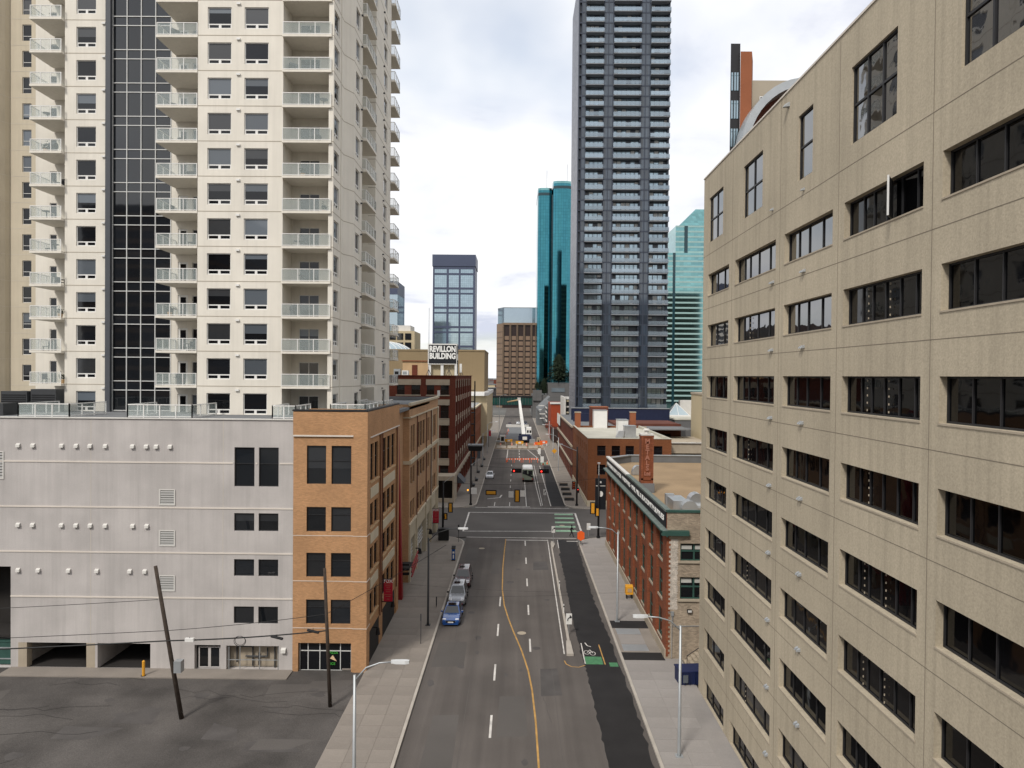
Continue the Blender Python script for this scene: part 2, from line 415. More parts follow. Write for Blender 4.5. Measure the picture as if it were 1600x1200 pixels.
def text_mesh(s, size, mname, bold=.0, ext=.02, xs=1.0, align='CENTER'):
    cu = bpy.data.curves.new('lettering', 'FONT'); cu.body = s; cu.size = size; cu.offset = bold; cu.extrude = ext; cu.align_x = align; cu.align_y = 'CENTER'; cu.resolution_u = 3
    o = bpy.data.objects.new('lettering', cu); COL.objects.link(o)
    bpy.context.view_layer.update()
    me = bpy.data.meshes.new_from_object(o.evaluated_get(bpy.context.evaluated_depsgraph_get()))
    bpy.data.objects.remove(o); bpy.data.curves.remove(cu)
    me.transform(Matrix.Rotation(pi/2, 4, 'X') @ Matrix.Diagonal((xs, 1, 1, 1)))
    me.materials.clear(); me.materials.append(MG[mname]); return me
# ================================================================== SETTING
LX, RX = -7.3, 9.0                 # kerb lines of the street
C0, C1 = 103.0, 126.0              # the cross street
R_ = 6000
g = MB(); g.quad([(-R_, -R_, -.12), (R_, -R_, -.12), (R_, R_, -.12), (-R_, R_, -.12)]); struct('ground', g, 'ground')
g = MB()
g.quad([(LX, -30, 0), (RX, -30, 0), (RX, C0, 0), (LX, C0, 0)])
g.quad([(LX, C1, 0), (RX, C1, 0), (RX, 700, 0), (LX, 700, 0)])
road = struct('road', g, 'asphalt')
g = MB(); g.quad([(-160, C0, 0), (160, C0, 0), (160, C1, 0), (-160, C1, 0)]); cross = struct('cross_street', g, 'asphalt_cross')
def arc(cx, cy, r, a0, a1, n=8): return [(cx+r*cos(radians(a0+(a1-a0)*i/n)), cy+r*sin(radians(a0+(a1-a0)*i/n))) for i in range(n+1)]
def sidewalk(name, poly, kerb, m):
    g = MB(); g.prism(poly, -.1, .12); o = struct(name, g, m)
    k = MB()
    for i in range(len(kerb)-1):
        (x0, y0), (x1, y1) = kerb[i], kerb[i+1]; d = Vector((x1-x0, y1-y0)); n = Vector((d.y, -d.x)).normalized()*.2
        k.prism([(x0, y0), (x1, y1), (x1+n.x, y1+n.y), (x0+n.x, y0+n.y)], -.1, .15)
    part('kerb', k, 'kerb', o); return o
r = 4.0
k = [(LX-.2, 56.5), (LX-.2, C0-r)] + arc(LX-.2-r, C0-r, r, 0, 90) + [(-60, C0)]
swl = sidewalk('sidewalk_left', [(-60, C0), (-60, 99.5), (-14, 99.5), (-14, 56.2), (-12.05, 56.2), (-12.05, -30), (LX-.2, -30)] + k[1:], [(x, y) for x, y in [(LX-.2, -30)]+k[1:]], 'paving')
k = [(RX+.2, -30), (RX+.2, C0-r)] + arc(RX+.2+r, C0-r, r, 180, 90) + [(60, C0)]
swr = sidewalk('sidewalk_right', [(14.1, -30), (14.1, 60), (14, 60), (14, 98.5), (60, 98.5), (60, C0)] + k[::-1][1:], k[::-1], 'paving_pale')
k = [(-60, C1)] + arc(LX-.2-r, C1+r, r, 270, 360) + [(LX-.2, 420)]
swl2 = sidewalk('sidewalk_far_left', k + [(-14, 420), (-14, 135), (-60, 135)], k, 'paving')
k = [(60, C1)] + arc(RX+.2+r, C1+r, r, 270, 180) + [(RX+.2, 420)]
swr2 = sidewalk('sidewalk_far_right', [(60, 128.2)] + [(14, 128.2), (14, 420)][::1] + k[::-1], k[::-1], 'paving')
# paving slabs, laid proud of the bed so that the joints are recessed
def slabs(parent, x0, x1, nx, y0, y1, ny, m, skip=lambda x, y: False):
    dx, dy = (x1-x0)/nx, (y1-y0)/ny
    me = boxmesh('paving_slab', (.012, round(dx-.012, 3), .012, round(dy-.012, 3), 0, .02), m)
    for i in range(nx):
        for j in range(ny):
            x, y = x0+i*dx, y0+j*dy
            if skip(x+dx/2, y+dy/2): continue
            link('paving_slab', me, parent, (x, y, .121+random.uniform(-.003, .003)))
slabs(swl, -12.0, LX-.24, 3, 38, 98.5, 40, 'paving')
slabs(swr, RX+.24, 12.75, 2, 38.2, 98.4, 40, 'paving_pale', lambda x, y: 58.5 < y < 68)
# service hatches and dark patches in the right-hand sidewalk
g = MB(); g.box(RX+.24, 12.7, 66.0, 68.0, .10, .142); part('asphalt_patch', g, 'asphalt_new', swr)
g = MB(); g.box(RX+.24, 12.7, 58.6, 60.2, .10, .142); part('asphalt_patch', g, 'asphalt_new', swr)
g = MB(); g.box(RX+.24, 12.7, 60.2, 66.0, .10, .135); part('concrete_panel', g, 'paving', swr)
for y0, y1 in ((60.5, 62.0), (64.4, 65.9)):
    g = MB()
    for j in range(6): g.box(9.5, 11.7, y0+j*(y1-y0)/6+.02, y0+(j+1)*(y1-y0)/6-.02, .13, .152)
    part('vault_grate', g, 'galv', swr)
g = MB(); g.box(9.5, 11.7, 62.1, 64.3, .13, .150); part('vault_cover', g, 'paving_pale', swr)
# near-left alley and its strip of tarmac
g = MB(); g.quad([(-90, -30, -.02), (-12.05, -30, -.02), (-12.05, 56.2, -.02), (-90, 56.2, -.02)]); struct('alley', g, 'asphalt_alley')
g = MB(); g.quad([(14.1, 53, -.02), (60, 53, -.02), (60, 59.2, -.02), (14.1, 59.2, -.02)]); struct('service_lane', g, 'asphalt_alley')
# ---- painted markings (4 mm sheets stacked on the tarmac)
def paint(name, pts, m='paint_white', z=.005, parent=None):
    g = MB(); g.quad([(x, y, z) for x, y in pts]); return part(name, g, m, parent or road, fix=False)
def strip(name, path, w, m='paint_white', z=.005, parent=None):
    g = MB(); P = [Vector(p) for p in path]; Ls = []; Rs = []
    for i, p in enumerate(P):
        d = (P[min(i+1, len(P)-1)]-P[max(i-1, 0)]).normalized(); n = Vector((-d.y, d.x))*w/2; Ls.append(p+n); Rs.append(p-n)
    for i in range(len(P)-1): g.quad([(q.x, q.y, z) for q in (Rs[i], Rs[i+1], Ls[i+1], Ls[i])])
    return part(name, g, m, parent or road, fix=False)
rj = random.Random(9)
edge = [(5.78+.10*math.sin(y*.16)+rj.choice((-.11, -.04, 0, .04, .10))*rj.random()+(.25 if y > 94 else 0), y) for y in [40+.45*q for q in range(139)]]
edg2 = [(8.62+.16*math.sin(y*.13+1)+rj.uniform(-.10, .10), y) for y in [40+.6*q for q in range(104)]]
g = MB(); g.v = [(x, y, .004) for x, y in edge]+[(min(x, 8.98), y, .004) for x, y in edg2]; ne, n2_ = len(edge), len(edg2)
i = j = 0
while i < ne-1 or j < n2_-1:
    if j == n2_-1 or (i < ne-1 and edge[i+1][1] <= edg2[j+1][1]): g.f.append((i, ne+j, i+1)); i += 1
    else: g.f.append((i, ne+j, ne+j+1)); j += 1
    g.m.append(0)
part('bike_lane_surface', g, 'asphalt_new', road)
paint('bike_lane_surface', [(6.6, 128.2), (9.0, 128.2), (9.0, 186), (7.2, 186), (6.5, 150)], 'asphalt_new', .004)
yl = [(-1.45, 102.2), (-1.55, 94), (-1.58, 86.7), (-1.46, 78), (-1.14, 72.6), (-.65, 68.6), (-.12, 65), (.3, 62.5), (.6, 60.6), (.88, 58.4), (1.11, 56.5), (1.35, 53), (1.5, 48), (1.55, 40)]
strip('yellow_centre_line', yl, .13, 'paint_yellow')
for y in (101.2, 91.8, 82.3, 72.8, 63.4): paint('lane_dash', [(1.28, y-3), (1.44, y-3), (1.44, y), (1.28, y)])
for y in (75.4, 67.1, 57.7, 49): paint('lane_dash', [(-1.68, y-3.1), (-1.52, y-3.1), (-1.52, y), (-1.68, y)])
strip('buffer_line', [(4.66, 102), (4.45, 80), (4.28, 60)], .11)
strip('buffer_line', [(6.1, 102), (6.0, 97)], .11)
strip('stop_line', [(-1.45, 101.6), (4.7, 101.6)], .3)
strip('stop_line', [(7.4, 101.2), (9.0, 101.2)], .3)
strip('island_line', [(4.2, 58.6), (4.3, 57.9), (4.7, 57.4), (5.3, 57.3), (5.85, 57.7)], .1, 'paint_yellow')
strip('bike_lane_edge', [(5.95, 62.5), (5.9, 58)], .1); strip('bike_lane_edge', [(7.5, 62.2), (7.55, 57.9)], .1, 'paint_yellow', .009)
paint('green_box', [(5.95, 57.9), (7.4, 57.9), (7.4, 59.5), (5.95, 59.5)], 'paint_green', .009)
paint('green_box', [(7.9, 57.5), (8.6, 57.5), (8.6, 58.3), (7.9, 58.3)], 'paint_green', .009)
g = MB()   # bicycle symbol
for cx, cy in ((6.25, 60.4), (6.75, 60.2)):
    for i in range(12):
        a0, a1 = 2*pi*i/12, 2*pi*(i+1)/12
        g.quad([(cx+.2*cos(a), cy+.36*sin(a), .009) for a in (a0, a1)] + [(cx+.26*cos(a), cy+.44*sin(a), .009) for a in (a1, a0)])
g.quad([(6.25, 60.4, .009), (6.3, 60.35, .009), (6.62, 61.0, .009), (6.55, 61.0, .009)]); g.quad([(6.55, 60.95, .009), (6.62, 61, .009), (6.8, 60.3, .009), (6.73, 60.25, .009)])
part('bicycle_symbol', g, 'paint_white', road)
strip('bike_arrow', [(6.3, 62.6), (6.45, 61.9), (6.75, 61.7)], .1, z=.009)
# intersection box
strip('crosswalk_line', [(-7.3, 103.2), (RX, 103.0)], .22, parent=cross)
strip('crosswalk_line', [(-8.0, 107.1), (6.1, 107.6)], .25, parent=cross); strip('crosswalk_line', [(9.35, 107.5), (10.1, 107.5)], .25, parent=cross)
strip('crosswalk_line', [(-8.2, 121.9), (10.3, 122.0)], .3, parent=cross)
strip('crosswalk_line', [(-8.1, 107.0), (-8.2, 122.05)], .25, parent=cross); strip('crosswalk_line', [(10.1, 107.3), (10.35, 122.1)], .3, parent=cross)
strip('crosswalk_line', [(-7.4, 126.6), (9.6, 126.1)], .25, parent=cross)
for i, y in enumerate((108.1, 111.1, 114.4, 117.8, 121.0)):
    paint('green_crossing_bar', [(6.15+.12*i, y-.75), (9.35+.12*i, y-.75), (9.4+.12*i, y+.45), (6.2+.12*i, y+.45)], 'paint_mint', .006, cross)
# street beyond the crossing
strip('stop_line', [(-5.2, 127.3), (2.6, 127.5)], .35)
for x, y0, y1 in ((-4.0, 128, 132), (-1.2, 128, 132)): strip('lane_line', [(x, y0), (x, y1)], .14)
strip('lane_line', [(1.9, 128), (1.9, 172)], .14); strip('lane_line', [(4.6, 128.5), (4.3, 150), (4.2, 188)], .14); strip('lane_line', [(6.4, 128.5), (6.2, 186)], .14); strip('lane_line', [(4.9, 129), (4.7, 188)], .1)
for y in range(140, 190, 9): paint('lane_dash', [(-1.35, y), (-1.2, y), (-1.2, y+3), (-1.35, y+3)])
strip('turn_arrow', [(-4.6, 136), (-3.2, 137), (-2.9, 140)], .3); strip('turn_arrow', [(-5.6, 135.4), (-4.6, 136)], .3)
for y in (196, 204, 212, 220, 226): paint('lane_dash', [(.75, y), (.95, y), (.95, y+4), (.75, y+4)])
strip('lane_line', [(-2.8, 200), (-2.8, 226)], .2); strip('lane_line', [(3.6, 226), (6, 205), (6.4, 198)], .2); strip('lane_line', [(6.6, 226), (7.6, 200)], .2)
strip('crosswalk_line', [(-6.8, 227), (9, 227)], .4); strip('crosswalk_line', [(-6.8, 240), (9, 240)], .4)
for y in (188.5, 190.6, 192.7): paint('green_crossing_bar', [(6.7, y), (9.3, y), (9.3, y+1), (6.7, y+1)], 'paint_mint', .006)
strip('seam_line', [(-7.2, 191), (9, 191)], .15, 'asphalt_new'); strip('seam_line', [(-3.4, -20), (-3.5, 60), (-3.3, 102)], .035, 'asphalt_cross', .003)
strip('seam_line', [(3.1, -20), (3.05, 60), (3.0, 102)], .03, 'asphalt_cross', .003)
for x, y, rr in ((-4.7, 96.5, .42), (.63, 64.8, .42), (.35, 86.2, .3), (1.9, 61.2, .36), (-4.4, 70.3, .36), (7.4, 111.8, .45), (3.4, 74.5, .3)):
    g = MB(); g.quad([(x+rr*cos(2*pi*i/14), y+rr*sin(2*pi*i/14), .008) for i in range(14)]); part('manhole_cover', g, 'stone' if rr > .4 else 'asphalt_patch', road if y < 103 else cross, fix=False)
for x0, x1, y0, y1 in ((-6.9, -4.2, 57, 62.5), (-3.0, -1.9, 84, 91), (2.0, 3.6, 52, 57), (-6.6, -5.0, 90, 97), (2.2, 4.1, 86, 90), (-1.2, .9, 46, 52), (-5.8, -3.8, 42, 49)):
    paint('asphalt_patch', [(x0, y0), (x1, y0+.2), (x1-.1, y1), (x0+.1, y1-.1)], 'asphalt_cross' if x0 < 0 else 'asphalt_patch', .0015)
al = bpy.data.objects['alley']
rj = random.Random(4)
for q in range(9):
    x, y = rj.uniform(-42, -14), rj.uniform(43, 53.5); paint('asphalt_patch', [(x+rj.uniform(-.3, .3), y), (x+rj.uniform(1.5, 5), y+rj.uniform(-.3, .3)), (x+rj.uniform(1.5, 5), y+rj.uniform(1, 2.6)), (x, y+rj.uniform(1, 2.2))], 'asphalt_patch' if q % 2 else 'asphalt_cross', -.0185+.0004*q, al)
for q in range(16):
    x, y = rj.uniform(-45, -14), rj.uniform(42, 55); P = [(x, y)]
    for _ in range(6): P.append((P[-1][0]+rj.uniform(.4, 1.6), P[-1][1]+rj.uniform(-.5, .5)))
    strip('tar_seam', P, .03, 'asphalt_new', -.0105+.0003*q, al)
g = MB(); g.box(-40.8, -17.9, 54.3, 56.0, -.1, .06); part('wall_apron', g, 'paving', al)
for q in range(16):
    x, y, rr = rj.uniform(-44, -14), rj.uniform(42, 54), rj.uniform(.25, .9); P = [(x+rr*rj.uniform(.6, 1.2)*cos(2*pi*i/11), y+rr*.8*rj.uniform(.6, 1.2)*sin(2*pi*i/11)) for i in range(11)]
    paint('oil_stain', P, 'asphalt_patch', -.014+.0002*q, al)
for q in range(10):
    x, y, rr = rj.uniform(-6.6, 4), rj.uniform(43, 100), rj.uniform(.15, .45); P = [(x+rr*rj.uniform(.5, 1.2)*cos(2*pi*i/9), y+rr*1.6*rj.uniform(.5, 1.2)*sin(2*pi*i/9)) for i in range(9)]
    paint('oil_stain', P, 'asphalt_patch', .003, road)
for x0, y0, n_ in ((-5.5, 60, 9), (3.4, 70, 10), (-2.4, 92, 7), (2.6, 48, 8)):
    P = [(x0, y0)]
    for _ in range(n_): P.append((P[-1][0]+rj.uniform(-.25, .25), P[-1][1]+rj.uniform(.5, 1.5)))
    strip('sealed_crack', P, .03, 'asphalt_patch', .0035)
# low concrete divider of the cycle track
isl = MB()
isl.prism([(4.72, 62), (4.95, 62), (5.12, 97), (4.92, 97)], -.02, .16)
isl.prism([(4.45, 59.6), (5.05, 59.6), (5.0, 62.6), (4.62, 62.6)], -.02, .20)
isl.prism([(4.95, 97), (5.25, 96.9), (5.55, 98.6), (5.5, 100.2), (5.1, 100.4), (4.95, 99)], -.02, .19)
part('divider_kerb', isl, 'kerb', road)
# ================================================================== LEFT: CONDO TOWER
PF = 3.11
tw = thing('condo_tower', 'tall cream condominium tower with white balconies and a dark glass strip', 'building', (-30, 62, 20.3))
TZ0, TZ1 = 20.3, 76.0
NF = range(-4, 13)
Fc, Fl = Fac(0, 62, 0), Fac(0, 65.6, 0)
wz = lambda k: 34.66 + PF*k                   # window head
sz = lambda k: 32.2 + PF*k                    # balcony floor
body = MB()
# centre bay
ops = []
for k in NF:
    for a, b in ((-27.7, -25.58), (-24.42, -22.28)): ops.append((a, b, wz(k)-1.89, wz(k)))
wall(body, Fc, -28.55, -20.97, TZ0, TZ1, ops, .16)
for o in ops: window(tw, Fc, o[0], o[1], o[2], o[3], .10, 'condo', blind=.85)
# left bay
opl = [(-41.68, -39.82, wz(k)-.02-1.89, wz(k)-.02) for k in NF]
wall(body, Fl, -42.76, -38.71, TZ0, TZ1, opl, .16)
for o in opl: window(tw, Fl, o[0], o[1], o[2], o[3], .10, 'condo', blind=.6)
# balcony back walls with doors
dl = [(-32.05, -31.1, sz(k), sz(k)+2.25) for k in NF] + [(-30.7, -29.5, sz(k)+.05, sz(k)+2.2) for k in NF]
wall(body, Fl, -32.67, -28.4, TZ0, TZ1, dl, .12)
for o in dl[:len(NF)]: window(tw, Fl, o[0], o[1], o[2], o[3], .07, (1, 1, .2, .05), name='balcony_door')
for o in dl[len(NF):]: window(tw, Fl, o[0], o[1], o[2], o[3], .07, (1, 1, .07, .05), blind=.5)
Fb = Fac(0, 64.5, 0)
dr = [(-20.25, -18.4, sz(k), sz(k)+2.2) for k in NF]
wall(body, Fb, -21.2, -16.4, TZ0, TZ1, dr, .12)
for o in dr: window(tw, Fb, o[0], o[1], o[2], o[3], .06, (2, 1, .06, .07), blind=.4, bm=('blind', 'blind_dark', 'blind_white'), name='sliding_door')
Fg = Fac(0, 68.6, 0)
dg = [(-46.2, -45.5, sz(k), sz(k)+2.2) for k in NF]
wall(body, Fg, -47.6, -42.7, TZ0, TZ1, dg, .12)
for o in dg: window(tw, Fg, o[0], o[1], o[2], o[3], .06, (1, 1, .06, .07), name='balcony_door')
def vquad(x0, y0, x1, y1, z0=TZ0, z1=TZ1): body.quad([(x0, y0, z0), (x1, y1, z0), (x1, y1, z1), (x0, y1 if False else y0, z1)])
for a in ((-20.97, 62, -20.97, 64.6), (-28.55, 65.7, -28.55, 62), (-42.76, 68.7, -42.76, 65.6), (-47.6, 90, -47.6, 68.6)): vquad(*a)
# side towards the street
XA, XB = -16.47, -15.8
FA, FB_ = Fac(XA, 0, 90), Fac(XB, 0, 90)
opA = [(62.25, 63.95, wz(k)-1.89, wz(k)) for k in NF]; wall(body, FA, 61.95, 65.6, TZ0, TZ1, opA, .16)
body.quad([(-16.9, 61.95, TZ0), (XA, 61.95, TZ0), (XA, 61.95, TZ1), (-16.9, 61.95, TZ1)]); vquad(-16.9, 64.6, -16.9, 61.95)
opB = [(67.6, 69.3, wz(k)-1.89, wz(k)) for k in NF]; wall(body, FB_, 66.9, 70.4, TZ0, TZ1, opB, .16)
vquad(XA, 65.6, XB, 66.9); vquad(XB, 70.4, -17.3, 70.4)
body.quad([(-17.3, 70.4, TZ0), (-17.3, 77, TZ0), (-17.3, 77, TZ1), (-17.3, 70.4, TZ1)]); vquad(-17.3, 77, XB, 77)
opC = [(81.6, 83.6, wz(k)-1.89, wz(k)) for k in NF]; wall(body, FB_, 77, 86.0, TZ0, TZ1, opC, .16)
vquad(XB, 86, -18.6, 86); vquad(-18.6, 86, -18.6, 96); vquad(-18.6, 96, -47.6, 96)
for F, oo in ((FA, opA), (FB_, opB), (FB_, opC)):
    for o in oo: window(tw, F, o[0], o[1], o[2], o[3], .10, 'condo', blind=.7, bm=('blind', 'blind_dark', 'blind_dark'))
body.box(-47.6, -16.6, 66.5, 95, TZ1-.2, TZ1)
part('wall', body, 'stucco', tw, fix=False)
# floor joints, recessed lines every storey
jt = PB('floor_joint', 'joint_cream', tw)
for k in NF:
    z = 35.28 + PF*k
    jt.box(-28.55, -20.97, 61.990, 62.1, z-.03, z+.03); jt.box(-42.76, -38.71, 65.590, 65.7, z-.03, z+.03)
    jt.box(-16.6, XA+.010, 61.94, 65.6, z-.03, z+.03); jt.box(-16.2, XB+.010, 66.95, 70.4, z-.03, z+.03); jt.box(-16.6, XB+.010, 76.99, 86.01, z-.03, z+.03)
    link('floor_joint', cached('fjp', lambda: MB().prism([(XA+.008, 65.6), (XB+.008, 66.89), (XB-.2, 67), (XA-.2, 65.7)], -.03, .03).mesh('floor_joint', 'joint_cream')), tw, (0, 0, z))
# dark metal strip and curtain wall
g = MB(); g.box(-38.71, -38.25, 65.2, 65.7, TZ0, TZ1); part('metal_strip', g, 'charcoal', tw)
cw = MB(); xs = [-38.25, -36.89, -35.55, -34.19, -32.72]
levels = []
for k in range(-5, 13):
    zb = 32.52 + PF*k
    for a, b in ((zb, zb+2.25), (zb+2.25, zb+PF)):
        if b > TZ0+.2: levels.append((max(a, TZ0+.1), b))
for i in range(4):
    for a, b in levels:
        w_, h_ = round(xs[i+1]-xs[i]-.07, 3), round(b-a-.07, 3)
        me = cached(('cw', w_, h_), lambda: (lambda q: (q.quad([(0, 0, 0), (w_, 0, 0), (w_, 0, h_), (0, 0, h_)]), q.mesh('glass_panel', 'glass_tint', fix=False))[1])(MB()))
        link('glass_panel', me, tw, (xs[i]+.035, 65.66, a+.035))
for x in xs: cw.box(x-.035, x+.035, 65.56, 65.7, TZ0, TZ1)
for a, b in levels: cw.box(xs[0], xs[-1], 65.575, 65.69, a-.035, a+.035)
cw.box(xs[0], xs[-1], 65.7, 65.75, TZ0, TZ1)
part('curtain_wall_frame', cw, 'mullion', tw)
# wall lights / vents
me = cached('hood', lambda: MB().prism([(-.16, 0), (.16, 0), (.16, .2), (-.16, .2)], -.08, .08).mesh('vent_hood', 'white'))
for k in NF:
    link('vent_hood', me, tw, (-24.93, 61.85, wz(k)+.28)); link('vent_hood', me, tw, (-39.05, 65.45, wz(k)+.28))
    link('vent_hood', cached('hd', lambda: MB().box(-.1, .1, -.1, .1, -.06, .06).mesh('vent_hood', 'metal_dark')), tw, (XB+.08, 69.8, wz(k)+.2)); link('vent_hood', CACHE['hd'], tw, (XB+.08, 81.2, wz(k)+.2))
# balconies: slab > railing, glass
def balcony_mesh(w, d, sides, nb):
    """local: x 0..w, front at y=0, wall at y=d, floor top at z=0; sides: which ends carry a railing"""
    sl_ = MB().box(0, w, 0, d, -.20, 0).mesh('balcony', 'stucco')
    rl = MB(); gl = MB(); H_ = 1.08
    def run(p, q, n):
        P, Q = Vector(p), Vector(q)
        for i in range(n+1):
            c = P.lerp(Q, i/n); rl.box(c.x-.03, c.x+.03, c.y-.03, c.y+.03, 0, H_)
        lo = lambda a, b: (min(a, b), max(a, b))
        x0, x1 = lo(P.x, Q.x); y0, y1 = lo(P.y, Q.y)
        rl.box(x0-.03, x1+.03, y0-.03, y1+.03, H_-.02, H_+.04); rl.box(x0-.02, x1+.02, y0-.02, y1+.02, .05, .11)
        gl.box(x0-.005, x1+.005, y0-.005, y1+.005, .12, H_-.03)
    run((.06, .06), (w-.06, .06), nb)
    if 'l' in sides: run((.06, .06), (.06, d), max(1, round(d/1.2)))
    if 'r' in sides: run((w-.06, .06), (w-.06, d), max(1, round(d/1.2)))
    return sl_, rl.mesh('railing', 'white'), gl.mesh('rail_glass', 'rail_glass')
def balcony(parent, meshes, loc, rot=0):
    o = link('balcony', meshes[0], parent, loc, rot)
    link('railing', meshes[1], o, world=False); link('rail_glass', meshes[2], o, world=False); return o
bR = balcony_mesh(4.36, 2.75, '', 3); bM = balcony_mesh(3.7, 3.55, 'l', 3); bL = balcony_mesh(3.0, 3.4, 'l', 3); bS = balcony_mesh(5.0, 1.95, 'lr', 4); bE = balcony_mesh(3.6, 3.3, 'lr', 3)
for k in NF:
    if k > -4:
        balcony(tw, bR, (-20.99, 61.75, sz(k))); balcony(tw, bM, (-32.3, 62.0, sz(k))); balcony(tw, bL, (-45.78, 65.1, sz(k)))
        balcony(tw, bS, (-15.35, 70.42, sz(k)), pi/2); balcony(tw, bE, (-15.3, 86.05, sz(k)), pi/2)
# things people keep on their balconies
def chair_mesh():
    b = MB()
    for x in (-.24, .2):
        for y in (-.22, .2): b.box(x, x+.04, y, y+.04, 0, .42)
    s_ = MB().box(-.26, .26, -.26, .26, .40, .45); k_ = MB().box(-.26, .26, .22, .27, .45, .95)
    return b.mesh('leg', 'furniture'), s_.mesh('seat', 'furniture'), k_.mesh('backrest', 'furniture')
cm = chair_mesh()
ORD = ('lowest', 'second lowest', 'third', 'fourth', 'fifth', 'sixth', 'seventh', 'eighth', 'ninth', 'tenth', 'eleventh', 'twelfth', 'thirteenth', 'fourteenth', 'fifteenth', 'sixteenth', 'seventeenth')
pot_m = MB().tube([(0, 0, 0), (0, 0, .4)], [.16, .22], 10).mesh('pot', 'cornice_tan')
def leaves(seed):
    rn = random.Random(seed); q = MB()
    for _ in range(70):
        p = Vector((rn.gauss(0, .16), rn.gauss(0, .16), .45+abs(rn.gauss(.15, .2)))); d = Vector((rn.uniform(-1, 1), rn.uniform(-1, 1), rn.uniform(0, 1))).normalized()*.12; n = d.cross(Vector((rn.uniform(-1, 1), rn.uniform(-1, 1), .3))).normalized()*.05
        q.quad([p-d, p+n, p+d, p-n])
    return q.mesh('foliage', 'needles', fix=False)
leaf_m = leaves(2)
grl_m = (MB().box(-.35, .35, -.25, .25, .6, .85).mesh('firebox', 'black'), MB().loft([[(x, .25*cos(a), .85+.25*sin(a)) for a in [pi*q/6 for q in range(7)]] for x in (-.35, .35)]).mesh('lid', 'metal_dark'), MB().box(-.32, .32, -.2, .2, 0, .6).mesh('cart', 'furniture'))
tbl_m = (MB().tube([(0, 0, .68), (0, 0, .72)], .4, 14).mesh('table_top', 'furniture'), MB().tube([(0, 0, 0), (0, 0, .68)], .05, 6).mesh('leg', 'furniture'))
rb = random.Random(17)
for cn, x0, x1, y0, y1 in (('right', -20.4, -17.2, 62.3, 64.0), ('middle', -31.8, -29.2, 62.5, 65.0), ('far left', -45.3, -43.3, 65.6, 67.8)):
    for k in range(-3, 11):
        for knd in rb.sample(('patio chair', 'potted plant', 'covered grill', 'round patio table', 'none', 'none'), 2):
            if knd == 'none': continue
            lab = {'patio chair': 'dark patio chair', 'potted plant': 'potted green plant', 'covered grill': 'black covered grill', 'round patio table': 'small round dark table'}[knd] + ' on the %s balcony from below, %s column' % (ORD[k+3], cn)
            t = thing(knd.replace(' ', '_'), lab, knd.split()[-1], (rb.uniform(x0, x1), rb.uniform(y0, y1), sz(k)), rb.uniform(0, 6), 'things kept on the tower balconies')
            ps = {'patio chair': zip(('leg', 'seat', 'backrest'), cm), 'potted plant': (('pot', pot_m), ('foliage', leaf_m)), 'covered grill': zip(('firebox', 'lid', 'cart'), grl_m), 'round patio table': zip(('table_top', 'leg'), tbl_m)}[knd]
            for n_, m_e in ps: link(n_, m_e, t, world=False)
# ================================================================== far-left tower
ft = thing('neighbour_tower', 'tan tower with a rounded pier at the far left edge', 'building', (-62, 83, 20))
b = MB(); Ff = Fac(0, 83, 0); po = 3.11
oo = [(-59.2, -58.1, 37.25+po*k-1.93, 37.25+po*k) for k in range(-5, 15)]
wall(b, Ff, -60.6, -56, 0, 82, oo, .2)
b.quad([(-56, 83, 0), (-56, 100, 0), (-56, 100, 82), (-56, 83, 82)])
part('wall', b, 'stucco_tan', ft, fix=False)
for o in oo: window(ft, Ff, o[0], o[1], o[2], o[3], .12, (1, [0, .3, 1], .06, .05), blind=.5)
b = MB(); b.prism(arc(-63.2, 83.6, 2.6, 180, 360, 14) + [(-60.6, 90), (-66, 90)], 0, 82); part('rounded_pier', b, 'stucco_tan', ft, smooth=False)
b = PB('floor_joint', 'soffit', ft)
for k in range(-5, 15):
    b.box(-60.6, -56, 82.985, 83.1, 37.9+po*k, 37.95+po*k)
    link('pier_joint', cached('fjq', lambda: MB().prism(arc(-63.2, 83.6, 2.61, 180, 360, 14) + [(-60.6, 84), (-66, 84)], 0, .05).mesh('pier_joint', 'soffit')), ft, (0, 0, 37.9+po*k))
# ================================================================== PODIUM (grey parkade wall)
pd = thing('parkade_podium', 'grey stucco parkade wall with rows of small white vent hoods', 'building', (-30, 56, 0))
Fp = Fac(0, 56, 0); b = MB(); POD = []
wins = []
for a, c in ((-22.74, -21.11), (-20.76, -19.16)):
    wins += [(a, c, 14.88, 18.04), (a, c, 11.28, 12.72), (a, c, 7.63, 8.99), (a, c, 3.78, 5.16)]
big = [(-46, -40.87, .0, 8.2, 3.0), (-40.05, -34.5, -.05, 2.05, 7), (-33.8, -29.5, -.05, 2.05, 7), (-25.92, -23.8, -.05, 2.0, .5), (-23.34, -19.07, -.05, 1.97, .8)]
wall(b, Fp, -90, -17.95, -.1, 20.25, wins + big, .2)
b.quad([(-17.95, 56, 0), (-17.95, 62, 0), (-17.95, 62, 20.25), (-17.95, 56, 20.25)])
part('wall', b, 'podium', pd, fix=False)
for o in wins: window(pd, Fp, o[0], o[1], o[2], o[3], .10, (1, [0, .58, 1] if o[3]-o[2] > 2 else 1, .07, .06), 'frame_dark', 'glass_tint', blind=.5 if o[2] > 10 else .15, bm=('blind_dark',))
b = MB(); b.box(-90, -12.3, 56.3, 98, 20.0, 20.28); part('roof_deck', b, 'roof_grey', pd)
b = MB(); b.box(-90, -17.96, 55.9, 56.35, 20.252, 20.34); part('coping', b, 'offwhite', pd)
for z in (16.75, 13.1, 9.45, 5.8):
    for xa, xb in (((-90, -22.84), (-21.01, -20.86), (-19.06, -17.97)) if z > 16 else ((-90 if z > 8 else -40.87, -17.97),)):
        b = MB(); b.box(xa, xb, 55.955, 56.05, z-.055, z+.055); part('trim_line', b, 'line_white', pd)
